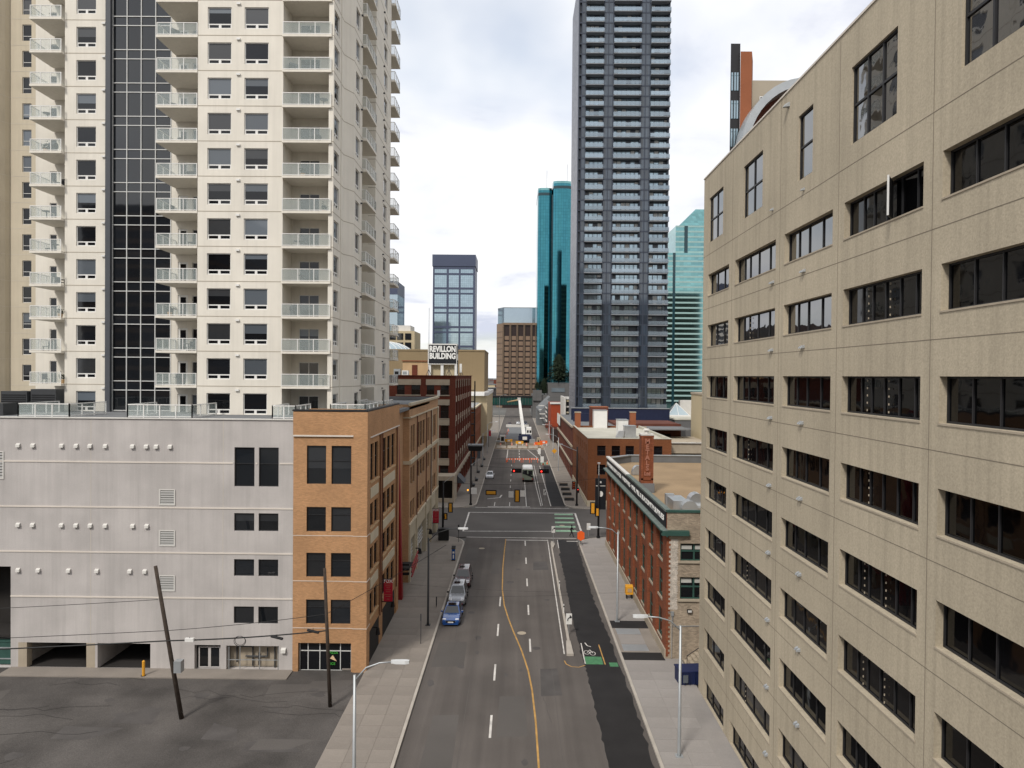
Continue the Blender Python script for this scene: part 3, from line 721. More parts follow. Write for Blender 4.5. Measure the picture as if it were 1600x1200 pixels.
for x in (-34.36, -23.64):
    b = MB(); b.box(x-.015, x+.015, 55.992, 56.1, 2.1, 20.2); part('wall_joint', b, 'soffit', pd)
hood = cached('wallhood', lambda: MB().loft([[(-.19, 0, -.16), (.19, 0, -.16), (.19, 0, .18), (-.19, 0, .18)], [(-.19, -.22, -.2), (.19, -.22, -.2), (.19, -.2, .05), (-.19, -.2, .05)]]).mesh('vent_hood', 'offwhite'))
for z, X_ in ((18.05, (-40.23, -39.03, -36.7, -35.52, -34.4, -33.16, -30.96, -29.84, -29.04, -27.92)), (11.62, (-40.23, -39.05, -36.71, -35.53, -34.37, -33.15, -30.93, -29.79)), (7.95, (-40.23, -38.59, -36.13, -33.83, -31.16, -29.94))):
    for x in X_: link('vent_hood', hood, pd, (x, 55.99, z)).scale = (.82, .8, .82)
link('vent_hood', hood, pd, (-18.67, 55.99, 1.68))
def louver(parent, F, u0, u1, z0, z1, n, m='louver_grey', fm='offwhite'):
    f = MB(); wall(f, Fac(0, 0, 0), 0, u1-u0, 0, z1-z0, [(.1, u1-u0-.1, .1, z1-z0-.1)], .06)
    o = link('louver', f.mesh('louver', fm, fix=False), parent, F.p(u0, -.05, z0), F.r)
    s_ = MB(); h = (z1-z0-.2)/n
    for i in range(n): s_.quad([(.1, .0, .1+i*h), (u1-u0-.1, .0, .1+i*h), (u1-u0-.1, .045, .1+(i+.72)*h), (.1, .045, .1+(i+.72)*h)])
    link('slats', s_.mesh('slats', m, fix=False), o, world=False)
    link('duct', boxmesh('duct', (.09, round(u1-u0-.09, 3), .047, .06, .09, round(z1-z0-.09, 3)), 'inner_dark'), o, world=False)
for z in (13.29, 9.98, 6.33): louver(pd, Fp, -28.82, -27.5, z, z+1.32, 6)
louver(pd, Fp, -43.2, -41.41, 15.3, 17.56, 9)
# inside of the parkade
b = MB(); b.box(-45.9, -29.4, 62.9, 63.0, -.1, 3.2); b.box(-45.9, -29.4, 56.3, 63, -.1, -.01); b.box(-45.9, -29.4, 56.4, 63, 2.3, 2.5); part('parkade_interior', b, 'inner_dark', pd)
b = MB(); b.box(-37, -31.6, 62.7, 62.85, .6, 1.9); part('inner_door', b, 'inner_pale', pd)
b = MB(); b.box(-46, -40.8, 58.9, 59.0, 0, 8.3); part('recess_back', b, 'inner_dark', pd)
for x in (-39.9, -34.35):
    b = MB(); b.box(x-.35, x+.35, 55.99, 56.6, 0, 2.04); part('column', b, 'stone', pd)
window(pd, Fp, -25.75, -23.95, 0, 1.75, .35, (2, 1, .1, .22), 'podium', 'glass', name='service_door')
b = MB(); random.seed(3)
for i in range(13): b.tube([(-25.8+i*.15+.07*cos(t), 56.3, 1.83+.07*sin(t)) for t in (0, 1.2, 2.4, 3.6, 4.8, 6.2)], .012, 4)
part('scroll_grille', b, 'black', pd)
b = MB(); b.box(-23.3, -19.1, 56.75, 56.8, 0, 1.95); part('meter_recess', b, 'stone', pd)
b = MB()
for x0, z0, x1, z1 in ((-22.7, .4, -22.7, 1.7), (-22.7, 1.7, -21.4, 1.7), (-21.4, 1.7, -21.4, .1), (-20.9, .2, -20.9, 1.2), (-22, .9, -20.2, .9), (-20.2, .9, -20.2, 1.6), (-19.6, 0, -19.6, 1.9)): b.tube([(x0, 56.6, z0), (x1, 56.6, z1)], .06, 6)
part('gas_pipes', b, 'metal_dark', pd)
b = MB()
for x in (-23.2, -22.3, -20.7, -19.2): b.box(x, x+.05, 56.12, 56.17, 0, 1.95)
b.box(-23.3, -19.1, 56.12, 56.17, .75, .8); part('cage_frame', b, 'galv', pd)
# podium terrace railings and rooftop equipment
def terrace(x0, x1, y0, y1, lab):
    t = thing('terrace_railing', lab, 'railing', (x0, y0, 20.3)); r_, gl = MB(), MB()
    def run(P, Q, n):
        P, Q = Vector(P), Vector(Q)
        for i in range(n+1):
            c = P.lerp(Q, i/n); r_.box(c.x-.04, c.x+.04, c.y-.04, c.y+.04, 20.28, 21.35)
        xa, xb = sorted((P.x, Q.x)); ya, yb = sorted((P.y, Q.y))
        r_.box(xa-.04, xb+.04, ya-.04, yb+.04, 21.32, 21.4); r_.box(xa-.03, xb+.03, ya-.03, yb+.03, 20.36, 20.43); gl.box(xa-.005, xb+.005, ya-.005, yb+.005, 20.44, 21.3)
    run((x0, y0), (x1, y0), max(2, round((x1-x0)/1.3))); run((x0, y0), (x0, y1), 3); run((x1, y0), (x1, y1), 3)
    part('frame', r_, 'white', t); part('glass', gl, 'rail_glass', t)
terrace(-40.9, -36.7, 56.9, 62, 'white terrace railing on the podium roof left of the window')
terrace(-31.9, -26.6, 56.9, 61.5, 'white terrace railing on the podium roof below the dark glass strip')
terrace(-20.0, -18.1, 56.9, 61.0, 'short white terrace railing beside the tan brick corner')
terrace(-16.2, -13.2, 60.5, 66, 'white terrace railing behind the tan brick parapet')
terrace(-15.9, -13.2, 69, 74, 'white terrace railing near the red fin roof edge')
for i, (x, w_, h_, y) in enumerate(((-46.9, 2.4, 1.9, 63), (-44.3, 2.3, 2.1, 63.2))):
    t = thing('rooftop_cooling_unit', ('black rooftop cooling unit at the tower foot, left one', 'black rooftop cooling unit at the tower foot, right one')[i], 'cooling unit', (x, y, 20.3))
    b = MB().box(x, x+w_, y, y+1.2, 20.3, 20.3+h_); part('casing', b, 'metal_dark', t)
    b = MB()
    for q in range(8): b.box(x+.1, x+w_-.1, y-.03, y, 20.4+q*.2, 20.5+q*.2)
    part('slats', b, 'black', t)
t = thing('air_conditioner', 'low black air conditioner at the podium roof corner', 'cooling unit', (-47, 58, 20.3)); b = MB().box(-48.5, -43.2, 58.3, 60, 20.3, 21.3); part('casing', b, 'metal_dark', t); b = MB().tube([(-44.5, 58.25, 20.8), (-44.5, 58.3, 20.8)], .35, 12); part('fan', b, 'galv', t)
# ================================================================== TAN BRICK CORNER BUILDING
bb = thing('tan_brick_building', 'tan brick corner building with pizza shop window and cream panels', 'building', (-15, 56, 0))
Ff_, Fs = Fac(0, 55.9, 0), Fac(-12.05, 0, 90)
rows = [(15.15, 18.24), (11.32, 13.3), (7.65, 9.6), (3.85, 5.82)]
fo = [(a, c, z0, z1) for z0, z1 in rows for a, c in ((-16.86, -15.3), (-14.87, -13.27))]
shop = (-17.49, -13.2, -.1, 2.3, .6)
b = MB(); wall(b, Ff_, -17.94, -12.05, -.1, 21.0, fo + [shop], .22)
sA = [(57.25, 58.75), (59.1, 60.6)]; sB = [(62.65, 64.4), (64.8, 66.6), (67.0, 68.8)]
so_ = [(a, c, z0, z1) for z0, z1 in rows for a, c in sA+sB]
arc_ = [(57.3, 61.4, -.1, 2.7, 1.6), (63.0, 69.2, -.1, 2.7, 1.6)]
wall(b, Fs, 55.9, 70.9, -.1, 21.0, so_ + arc_, .24)
b.quad([(-12.05, 70.9, -.1), (-14.5, 70.9, -.1), (-14.5, 70.9, 21), (-12.05, 70.9, 21)])
b.box(-17.94, -12.05, 60, 60.2, 20.2, 21.0); 
part('wall', b, 'brick_tan', bb, fix=False)
for o in fo: window(bb, Ff_, o[0], o[1], o[2], o[3], .12, (1, [0, .6, 1] if o[3]-o[2] > 2.5 else [0, .68, 1], .05, .05), 'frame_dark', 'glass_tint', blind=.6, bm=('blind_dark',))
for o in so_: window(bb, Fs, o[0], o[1], o[2], o[3], .14, (1, [0, .6, 1], .06, .05), 'frame_dark', 'glass')
sh = window(bb, Ff_, -17.45, -13.24, -.05, 2.26, .3, ([0, .16, .39, .55, .79, 1], [0, .7, 1], .05, .06), 'mullion', 'glass', name='shop_window')
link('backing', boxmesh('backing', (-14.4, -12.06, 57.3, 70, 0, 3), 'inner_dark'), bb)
for sgn, (txt, zz_, sx) in enumerate((('PIZZA', 1.42, .27), ('SLICE', .52, .27))):
    o = link('window_lettering', text_mesh(txt, .27, 'green_neon', .006, .004), bb, (-14.75+(.06 if sgn == 0 else -.12), 56.17, zz_))
b = MB(); b.quad([(-14.98, 56.18, .95), (-14.75, 56.18, 1.22), (-14.42, 56.18, .72)]); part('pizza_slice_decal', b, 'pizza', bb, fix=False)
b = MB(); b.prism([(-18.0, 55.78), (-11.95, 55.78), (-11.95, 71.0), (-12.35, 71.0), (-12.35, 56.3), (-18.0, 56.3)], 21.0, 21.14); part('coping', b, 'frame_dark', bb)
b = MB()
b.box(-17.94, -13.08, 55.80, 55.9, 19.1, 20.95); b.box(-13.08, -11.95, 55.80, 56.95, -.1, 20.97); b.box(-12.05, -11.95, 56.95, 70.9, 18.9, 20.97)
b.box(-12.05, -11.96, 61.1, 61.9, 2.9, 18.9); b.box(-12.05, -11.96, 69.5, 70.9, -.1, 18.9)
part('pilaster', b, 'brick_tan', bb)
b = MB(); b.box(-17.94, -13.09, 55.76, 55.9, 18.98, 19.1)
b.box(-12.05, -11.90, 56.9, 70.9, 18.8, 18.9)
for z0, z1 in rows[1:]:
    b.box(-17.94, -13.09, 55.87, 55.9, z0-.35, z0-.31); b.box(-13.09, -11.92, 55.77, 57.0, z0-.35, z0-.31)
part('string_course', b, 'line_white', bb)
for z0, z1 in ((13.75, 14.6), (10.0, 10.8), (6.25, 7.05)):
    for y0, y1 in ((57.3, 60.55), (62.7, 68.7)):
        b = MB(); b.box(-12.05, -11.97, y0, y1, z0, z1); part('cream_panel', b, 'cream', bb)
sil = PB('window_sill', 'cornice_tan', bb)
for a, c, z0, z1 in so_:
    sil.box(-12.05, -11.93, a-.12, c+.12, z0-.14, z0)
b = MB()
for y in (61.1, 61.9, 69.5): b.tube([(-11.9, y, 2.8), (-11.9, y, 18.8)], .05, 6)
part('downpipe', b, 'brick_dark', bb)
for y in (58.2, 65.2):
    t = thing('wall_lamp', ('black bracket lamp on the tan brick arcade, nearest the corner', 'black bracket lamp on the tan brick arcade below the red banner')[y > 60], 'lamp', (-11.95, y, 2.6))
    b = MB().box(-11.95, -11.5, y-.05, y+.05, 2.75, 2.85); part('bracket', b, 'black', t)
    b = MB().tube([(-11.5, y, 2.2), (-11.5, y, 2.75)], [.2, .12], 8); part('lantern', b, 'black', t)
def banner(x, y, z0, z1, w_, lab, big_=True):
    t = thing('banner_sign', lab, 'banner', (x, y, z0)); b = MB().box(x, x+w_, y, y+.06, z0, z1); part('banner', b, 'red_banner', t)
    b = MB().box(x-.35, x+w_, y+.0, y+.06, z1, z1+.06); b.box(x-.35, x+w_, y, y+.06, z0-.08, z0); part('bracket', b, 'black', t)
    link('lettering', text_mesh('FOX', (z1-z0)*.2, 'letter', .012, .004, 1.0), t, (x+w_/2, y-.012, z1-(z1-z0)*.08))
    b = MB()
    for i, (q, l) in enumerate(((.2, .8), (.29, .65), (.38, .4), (.47, .6), (.56, .5), (.7, .8), (.78, .55), (.9, .3))):
        zc = z1-(z1-z0)*q; b.box(x+w_/2-w_*l/2, x+w_/2+w_*l/2, y-.006, y, zc-.02, zc+.02)
    part('print_lines', b, 'letter_red', t)
banner(-11.75, 62.0, 3.75, 5.7, .78, 'tall red banner on the tan brick corner building')
# red fin
t = thing('red_fin', 'dark red tapering wall fin between the two tan brick buildings', 'wall', (-12.5, 74, 0))
b = MB(); b.loft([[(-13.8, 73.6, 0), (-12.0, 73.6, 0), (-12.0, 74.4, 0), (-13.8, 74.4, 0)], [(-13.8, 73.6, 20.6), (-12.62, 73.6, 20.6), (-12.62, 74.4, 20.6), (-13.8, 74.4, 20.6)]]); part('fin', b, 'red_fin', t)
t = thing('entrance_canopy', 'red and black steel canopy over the entrance by the red fin', 'canopy', (-12, 76, 2.5))
b = MB()
for z in (2.5, 3.0, 3.5): b.box(-13, -11.4, 74.5, 74.8, z, z+.22)
b.box(-13.0, -11.5, 74.8, 78, 2.9, 3.0); part('black_beams', b, 'black', t)
b = MB()
for z in (2.6, 3.1, 3.6): b.tube([(-11.2, 75, z-.4), (-11.2, 79.6, z+.2)], .08, 6)
part('red_rails', b, 'red_fin', t)
# ================================================================== SECOND TAN BRICK BUILDING
b2 = thing('cream_trim_brick_building', 'tan brick building with cream stone base beyond the red fin', 'building', (-12.3, 92, 0))
F2 = Fac(-12.3, 0, 90); rows2 = [(14.86, 18.1), (11.2, 13.2), (7.1, 9.25)]
bays = [[(80.9, 82.3), (82.7, 84.1)], [(86.5, 88.4), (88.9, 90.8), (91.3, 93.2)], [(94.7, 96.2), (96.6, 98.1)], [(101.3, 103.2), (103.8, 105.7)]]
o2 = [(a, c, z0, z1) for z0, z1 in rows2 for by in bays for a, c in by]
gr = [(80.9, 85.0, -.1, 4.7, 2), (86.8, 94.2, -.1, 4.7, 2), (95.2, 99.0, -.1, 4.7, 2), (101.3, 105.8, -.1, 4.4, 2)]
b = MB(); wall(b, F2, 79.8, 108.4, 6.7, 20.6, o2, .25)
b.quad([(-16, 79.8, 0), (-12.3, 79.8, 0), (-12.3, 79.8, 20.6), (-16, 79.8, 20.6)]); b.quad([(-12.3, 108.4, 0), (-40, 108.4, 0), (-40, 108.4, 20.6), (-12.3, 108.4, 20.6)])
b.quad([(-13.0, 70.9, 0), (-13.0, 79.8, 0), (-13.0, 79.8, 20.5), (-13.0, 70.9, 20.5)])
part('wall', b, 'brick_tan2', b2, fix=False)
b = MB(); wall(b, F2, 79.8, 108.4, -.1, 6.7, gr, 2); part('stone_base', b, 'cream', b2, fix=False)
for o in o2: window(b2, F2, o[0], o[1], o[2], o[3], .16, (1, [0, .6, 1], .06, .05), 'frame_dark', 'glass')
link('backing', boxmesh('backing', (-15, -14.2, 80.5, 106.5, 0, 5), 'inner_dark'), b2)
for a, c, z0, z1, d in gr:
    s_ = MB()
    for q in range(4): s_.box(-12.75, -12.6, a, c, 2.0+q*.45, 2.12+q*.45)
    for q in range(3): s_.box(-12.75, -12.6, a+(c-a)*(q+.5)/3-.04, a+(c-a)*(q+.5)/3+.04, 0, z1)
    part('steel_screen', s_, 'offwhite', b2)
b = MB(); b.box(-12.3, -12.1, 79.7, 108.5, 13.7, 14.15); b.box(-12.3, -12.12, 79.7, 108.5, 19.0, 19.15); b.box(-12.4, -12.08, 79.7, 108.5, 20.45, 20.75)
b.box(-16, -12.1, 79.68, 79.8, 13.7, 14.1); b.box(-16, -12.1, 79.68, 79.8, 19.0, 19.15); b.box(-12.3, -12.1, 79.7, 108.5, 6.55, 6.8)
for y in (80.2, 85.7, 94.4, 99.6, 100.5, 106.4, 108.1): b.box(-12.3, -12.14, y-.25, y+.25, 0 if y in (80.2,) else -.1, 6.55)
b.box(-12.3, -12.12, 99.6, 100.3, 6.8, 19); b.box(-12.3, -12.12, 107.6, 108.35, 6.8, 19)
part('cream_trim', b, 'cream', b2)
b = MB()
for y in (85.3, 93.9, 99.3): b.tube([(-12.15, y, 6.8), (-12.15, y, 19)], .07, 6)
part('downpipe', b, 'brick_dark', b2)
b = MB(); b.box(-40, -12.5, 74, 108, 19.9, 20.05); part('roof', b, 'roof_grey', b2)
b = MB(); b.box(-40, -12.35, 107.6, 108.35, 20.0, 20.6); part('parapet', b, 'roof_grey', b2)
b = MB(); b.box(-12.35, -12.0, 107.9, 108.5, 20.75, 21.6); part('corner_post', b, 'white', b2)
banner(-12.0, 100.5, 2.65, 4.65, .85, 'small red banner at the far end of the cream stone base')
for y in (84, 94.5):
    t = thing('wall_lamp', 'black bracket lamp on the cream stone base, ' + ('nearer the red fin' if y < 90 else 'nearer the crossing'), 'lamp', (-12.1, y, 2.9)); b = MB().box(-12.1, -11.6, y-.05, y+.05, 3.0, 3.1); part('bracket', b, 'black', t)
    b = MB().tube([(-11.6, y, 2.4), (-11.6, y, 3.0)], [.28, .16], 8); part('lantern', b, 'black', t)
# ================================================================== RIGHT: TAN CONCRETE OFFICE BUILDING
TX = 14.1
tb = thing('concrete_office_building', 'big tan concrete office block with long dark ribbon windows', 'building', (TX, 35, 0))
Ft = Fac(TX, 0, -90)
bays_ = [(46.85, 51.95, 3), (38.4, 45.55, 5), (31.5, 37.15, 4), (24.5, 30.4, 6), (17.5, 23.4, 4), (10.4, 16.4, 4), (3.4, 9.4, 4)]
tops = [31.6-3.75*i for i in range(0, 9)]
ow = [(*Ft.iv(a, c), t-1.56, t) for a, c, n in bays_ for t in tops]
tall = [(48.35, 51.8, 2), (40.6, 44.0, 2), (33.75, 35.5, 1), (26.3, 29.9, 3), (18.5, 22.5, 3), (11, 15, 3), (4, 8, 3)]
ot = [(*Ft.iv(a, c), 33.93, 37.2) for a, c, n in tall]
b = MB(); wall(b, Ft, -53.3, 12, -.1, 39.0, ow+ot, .34)
b.quad([(TX, 53.3, 0), (TX+45, 53.3, 0), (TX+45, 53.3, 39), (TX, 53.3, 39)])
b.quad([(TX+.3, 53.2, 38.2), (TX+.3, -12, 38.2), (TX+45, -12, 38.2), (TX+45, 53.2, 38.2)])
b.quad([(TX, -12, 0), (TX+45, -12, 0), (TX+45, -12, 39), (TX, -12, 39)])
part('wall', b, 'concrete_tan', tb, fix=False)
b = MB(); b.box(TX-.05, TX+.35, -12, 53.35, 39.0, 39.1); part('coping', b, 'line_white', tb)
i = 0
random.seed(11)
for a, c, n in bays_:
    for r_i, t in enumerate(tops):
        u = Ft.iv(a, c)
        if n == 6: xs_ = [0, .13, .31, .49, .66, .80, 1]
        elif n == 5: xs_ = [0, .16, .30, .52, .78, 1]
        elif n == 4: xs_ = [0, .22, .44, .72, 1]
        else: xs_ = [0, .30, .64, 1]
        window(tb, Ft, u[0], u[1], t-1.56, t, .26, ([1-q for q in xs_[::-1]] if n == 6 else xs_, 1, .07, .06), 'frame_dark', 'glass_sky_reflection' if (a > 31 and r_i < 2) else 'glass_dark_reflection', name='ribbon_window')  # upper far rows take the copy that mirrors the sky more strongly
for (a, c, n) in tall:
    u = Ft.iv(a, c)
    window(tb, Ft, u[0], u[1], 33.93, 37.2, .10, (n, [0, .5, 1], .08, .09), 'frame_dark', 'glass_sky_reflection', name='tall_window')
b = PB('window_sill', 'stone', tb)
for a, c, n in bays_:
    for t in tops: b.box(TX-.03, TX+.30, a-.02, c+.02, t-1.63, t-1.565)
jb = PB('panel_joint', 'joint', tb)
for t in [33.08]+[t-2.5 for t in tops]: jb.box(TX-.006, TX+.05, -12, 53.3, t-.014, t+.014)
for y in (46.2, 37.8, 30.95, 23.95, 16.95, 9.9): jb.box(TX-.006, TX+.05, y-.014, y+.014, 0, 38.9)
# clips along the mullions: white dashes of the shade brackets
ck = MB()
for a, c, n in bays_:
    for r_i, t in enumerate(tops):
        if n in (5, 6):
            for f in ((.42, .70) if n == 6 and r_i % 3 else (.66,) if r_i % 2 else ()):
                y = a+(c-a)*f
                for q in range(5): ck.box(TX+.21, TX+.25, y-.009, y+.009, t-1.42+q*.3, t-1.34+q*.3)
part('shade_brackets', ck, 'stone', tb)['kind'] = 'stuff'
hd = cached('ofh', lambda: MB().loft([[(0, -.13, -.11), (0, .13, -.11), (0, .13, .13), (0, -.13, .13)], [(-.3, -.11, -.13), (-.3, .11, -.13), (-.22, .11, .02), (-.22, -.11, .02)]]).mesh('vent_hood', 'galv'))
for t in [33.4]+[t-2.25 for t in tops]:
    for y in (38.9, 34.7):
        for dy in ((0, .24) if t < 32 else (0,)): link('vent_hood', hd, tb, (TX+.0, y-dy, t-.05)).scale = (.6, .6, .62)
link('vent_hood', hd, tb, (TX, 36.8, 38.3))
b = MB(); f = Matrix.Rotation(radians(78), 4, 'Z')       # an opened sash on the upper row
pts = [(TX+.2, 26.9), (TX-.75, 26.65)]
b.prism([(TX+.2, 26.95), (TX-.42, 26.10), (TX-.37, 26.06), (TX+.25, 26.91)], 30.1, 31.55); part('open_sash', b, 'frame_dark', tb); b = MB().prism([(TX-.42, 26.10), (TX-.44, 26.07), (TX-.38, 26.03), (TX-.37, 26.06)], 30.08, 31.57); part('sash_edge', b, 'mullion', tb)
# roof cabin of the office block is hidden; brick tower with an arch behind it
at = thing('arched_brick_tower', 'brick and beige tower with dark glazed bay and grey arch behind the office roof', 'building', (30, 78, 0))
b = MB(); b.prism([(25.1, 78), (46, 78), (50, 100), (34, 100)], 0, 57); part('wall', b, 'tower_beige', at)
b = MB(); b.prism([(24.35, 77.6), (25.6, 77.6), (26.5, 80), (25.2, 80)], 0, 60); part('brick_pier', b, 'brick_orange', at); 
b = MB(); b.prism([(23.35, 77.9), (24.4, 77.9), (27.6, 88), (27, 88)], 0, 61); part('glazed_bay', b, 'frame_dark', at)
Fa = Fac(0, 77.85, 0)
for k in range(14, 19):
    for x in (23.42, 23.74, 24.02): 
        me = cached('atp', lambda: MB().box(0, .2, 0, .04, 0, 2.0).mesh('pane', 'bg_glass'))
        link('pane', me, at, (x, 77.85, k*3.1))
for k in range(17, 18):
    for x in (26.6, 30.6, 34.6, 38.6): window(at, Fac(0, 77.9, 0), x, x+2.2, k*3.1+.6, k*3.1+2.5, 0, (2, 1, .08, .08), 'white', 'glass_tint', panes='joined')
ar = MB(); pts_o = arc(30.8, 0, 7.0, 180, 0, 24); pts_i = arc(30.8, 0, 6.2, 180, 0, 24)
for i in range(24):
    (x0, z0), (x1, z1), (x2, z2), (x3, z3) = pts_o[i], pts_o[i+1], pts_i[i+1], pts_i[i]
    ZB = 48.5
    for y, fl_ in ((75.2, 0), (77.6, 1)): ar.quad([(x0, y, z0*1.1+ZB), (x1, y, z1*1.1+ZB), (x2, y, z2*1.1+ZB), (x3, y, z3*1.1+ZB)])
    ar.quad([(x0, 75.2, z0*1.1+ZB), (x1, 75.2, z1*1.1+ZB), (x1, 77.6, z1*1.1+ZB), (x0, 77.6, z0*1.1+ZB)]); ar.quad([(x3, 75.2, z3*1.1+ZB), (x2, 75.2, z2*1.1+ZB), (x2, 77.6, z2*1.1+ZB), (x3, 77.6, z3*1.1+ZB)])
part('arch', ar, 'galv', at)
ar = MB(); ar.prism([(24.6, 76.6), (37, 76.6), (37, 77.8), (24.6, 77.8)], 30, 48.5); ar.quad([(x, 77.5, z*1.1+48.5) for x, z in pts_i]); part('arch_infill', ar, 'brick_dark', at)
# ================================================================== METALS BUILDING
MX = 12.8
mt = thing('red_brick_warehouse', 'red brick warehouse with black lettered sign band and green cornice', 'building', (16, 78, 0))
Fm = Fac(MX, 0, -90)
nb_ = 9; y0m, y1m = 59.9, 98.0; bw_ = (y1m-y0m)/nb_
piers = [y0m+i*bw_ for i in range(nb_+1)]
rec = [(*Fm.iv(piers[i]+.68, piers[i+1]-.68), .5, 10.6, .24) for i in range(nb_)]
b = MB(); wall(b, Fm, -98.6, -59.0, -.1, 12.55, rec, .42)
Fm2 = Fac(MX+.24, 0, -90); mo = []
mrow = [(7.9, 10.3), (4.5, 6.9), (1.0, 3.4)]
for i in range(nb_):
    c = (piers[i]+piers[i+1])/2
    for z0, z1 in mrow: mo.append((*Fm.iv(c-1.28, c+1.28), z0, z1))
wall(b, Fm2, -98.6, -59.0, .4, 10.7, mo, .2)
b.quad([(MX, 98.6, 0), (16.4, 102, 0), (16.4, 102, 12.5), (MX, 98.6, 12.5)]); b.quad([(16.4, 102, 0), (40, 102, 0), (40, 102, 12.5), (16.4, 102, 12.5)])
part('wall', b, 'brick_red', mt, fix=False)
for o in mo: window(mt, Fm2, o[0], o[1], o[2], o[3], .06, (2, 2, .07, .08), 'green_cornice', 'glass')
b = PB('stone_sill', 'stone', mt)
for o in mo: b.box(MX+.14, MX+.3, -o[1]-.1, -o[0]+.1, o[2]-.2, o[2])
b = MB(); b.box(MX-.12, MX, 59.0, 98.6, -.1, .9); part('stone_plinth', b, 'stone', mt)
# front: pale worn brick with arched windows
Fn = Fac(0, 59.0, 0); nw = [(13.95, 16.3, 8.45, 9.95), (13.95, 16.3, 5.2, 7.1)]
b = MB(); wall(b, Fn, MX, 40, -.1, 12.55, nw, .25); part('pale_brick_wall', b, 'brick_pale', mt, fix=False)
b = MB(); random.seed(5)
for j in range(60):
    z = 4.3+j*.1; w0 = MX-.004; b.box(MX+.14+random.uniform(-.05, .05), 13.72+random.uniform(-.06, .06), 58.985, 59.0, z, z+.1)
part('peeling_paint', b, 'peeling', mt)
b = MB()
for j in range(52): z = .3+j*.2; b.box(MX-.002, MX+(.32 if j % 2 else .18), 58.978, 59.0, z, z+.2)
part('quoin', b, 'brick_red', mt)
for a, c, z0, z1 in nw:
    o = window(mt, Fn, a, c, z0, z1, .12, (2, [0, .55, 1], .1, .14), 'green_cornice', 'glass')
    link('blind', boxmesh('blind', (.12, 1.0, .03, .04, round(z1-z0-.55, 2), round(z1-z0-.2, 2)), 'blind_white'), o, world=False)
    link('blind', boxmesh('blind', (1.25, 2.2, .03, .04, round(z1-z0-.55, 2), round(z1-z0-.2, 2)), 'blind_white'), o, world=False)
    b = MB()
    for q in range(10):
        t0, t1 = q/10, (q+1)/10; X0, X1 = a-.1+(c-a+.2)*t0, a-.1+(c-a+.2)*t1; h0, h1 = .28*sin(pi*t0), .28*sin(pi*t1)
        b.loft([[(X0, 58.93, z1-.02+h0*.0), (X0, 59.02, z1-.02), (X0, 59.02, z1+.12+h0), (X0, 58.93, z1+.12+h0)], [(X1, 58.93, z1-.02), (X1, 59.02, z1-.02), (X1, 59.02, z1+.12+h1), (X1, 58.93, z1+.12+h1)]])
    part('window_arch', b, 'brick_pale', mt); b = MB().box(a-.2, c+.2, 58.86, 59.0, z0-.18, z0-.01); part('window_sill', b, 'stone', mt)
b = MB(); b.box(MX-.05, 40, 58.9, 59.2, 12.55, 12.75); b.box(MX-.5, 14.6, 58.55, 58.995, 10.65, 11.05); part('green_coping', b, 'green_cornice', mt)
# cornice along the street, with a sloped pale top
b = MB()
b.loft([[(MX, y, 10.5), (MX-.2, y, 10.62), (MX-.5, y, 10.88), (MX-.5, y, 11.0), (MX, y, 11.02)] for y in (58.56, 98.9)]); part('cornice', b, 'green_cornice', mt)
b = MB(); b.loft([[(MX-.48, y, 11.005), (MX-.48, y, 11.03), (MX-.02, y, 11.14), (MX-.02, y, 11.025)] for y in (58.6, 98.85)]); part('cornice_flashing', b, 'green_pale', mt)
b = MB(); b.box(MX-.08, MX-.002, 59.3, 98.2, 11.2, 12.55); part('sign_band', b, 'sign_black', mt)
o = link('sign_lettering', text_mesh('WHOLESALE IRON & STEEL · HARDWARE · MINE, MILL & BLACKSMITH SUPPLIES', .66, 'letter', .014, .015, 1.0), mt, (MX-.09, 78.7, 11.86), -pi/2)
wd = o.dimensions.x; o.scale = (37.6/wd, 1, 1)
b = MB(); b.box(MX-.12, MX+.35, 80.5, 98.6, 12.55, 12.75); part('parapet_coping', b, 'offwhite', mt)
b = MB(); b.box(MX-.12, MX+.35, 59.2, 80.5, 12.55, 12.74); part('green_parapet_coping', b, 'green_pale', mt)
b = MB(); b.box(MX+.3, 40, 59.3, 101.8, 11.0, 11.55); part('gravel_roof', b, 'gravel', mt)
b = MB(); b.prism([(MX+.02, 98.3), (16.3, 101.7), (16.6, 101.4), (MX+.35, 98.0)], 11.5, 12.5); b.box(16.4, 40, 101.5, 102, 11.5, 12.5); b.box(MX+.35, MX+.38, 59.3, 98, 11.5, 12.55); part('parapet', b, 'roof_grey', mt)
b = MB(); b.prism([(MX-.02, 98.5), (16.3, 101.95), (16.6, 101.3), (MX+.4, 97.8)], 12.5, 12.62); b.box(16.4, 40, 101.4, 102.05, 12.5, 12.62); part('parapet_cap', b, 'galv', mt)
# chimney with its raised letters
ch = MB(); cx0, cx1, cy0, cy1 = 13.42, 14.72, 75.0, 76.3
ch.box(cx0, cx1, cy0, cy1, 12.5, 17.7); ch.box(cx0-.04, cx1+.04, cy0-.04, cy1+.04, 17.5, 17.7); ch.box(cx0, cx0+.22, cy0-.07, cy0, 12.5, 17.55); ch.box(cx1-.22, cx1, cy0-.07, cy0, 12.5, 17.55); ch.box(cx0, cx1, cy0-.07, cy0, 12.9, 13.1)
chim = part('chimney', ch, 'brick_red', mt)
for i, c in enumerate(('M', 'E', 'T', 'A', 'L', 'S', 'Ltd')):
    link('lettering', text_mesh(c, .68 if i < 6 else .5, 'letter_red', .03, .03, 1.0), chim, ((cx0+cx1)/2, cy0-.05, 17.05-i*.58), world=False)
b = MB().box(cx0-.02, cx1+.1, cy0-.25, cy1+.1, 11.5, 12.55); part('chimney_base', b, 'roof_grey', mt)
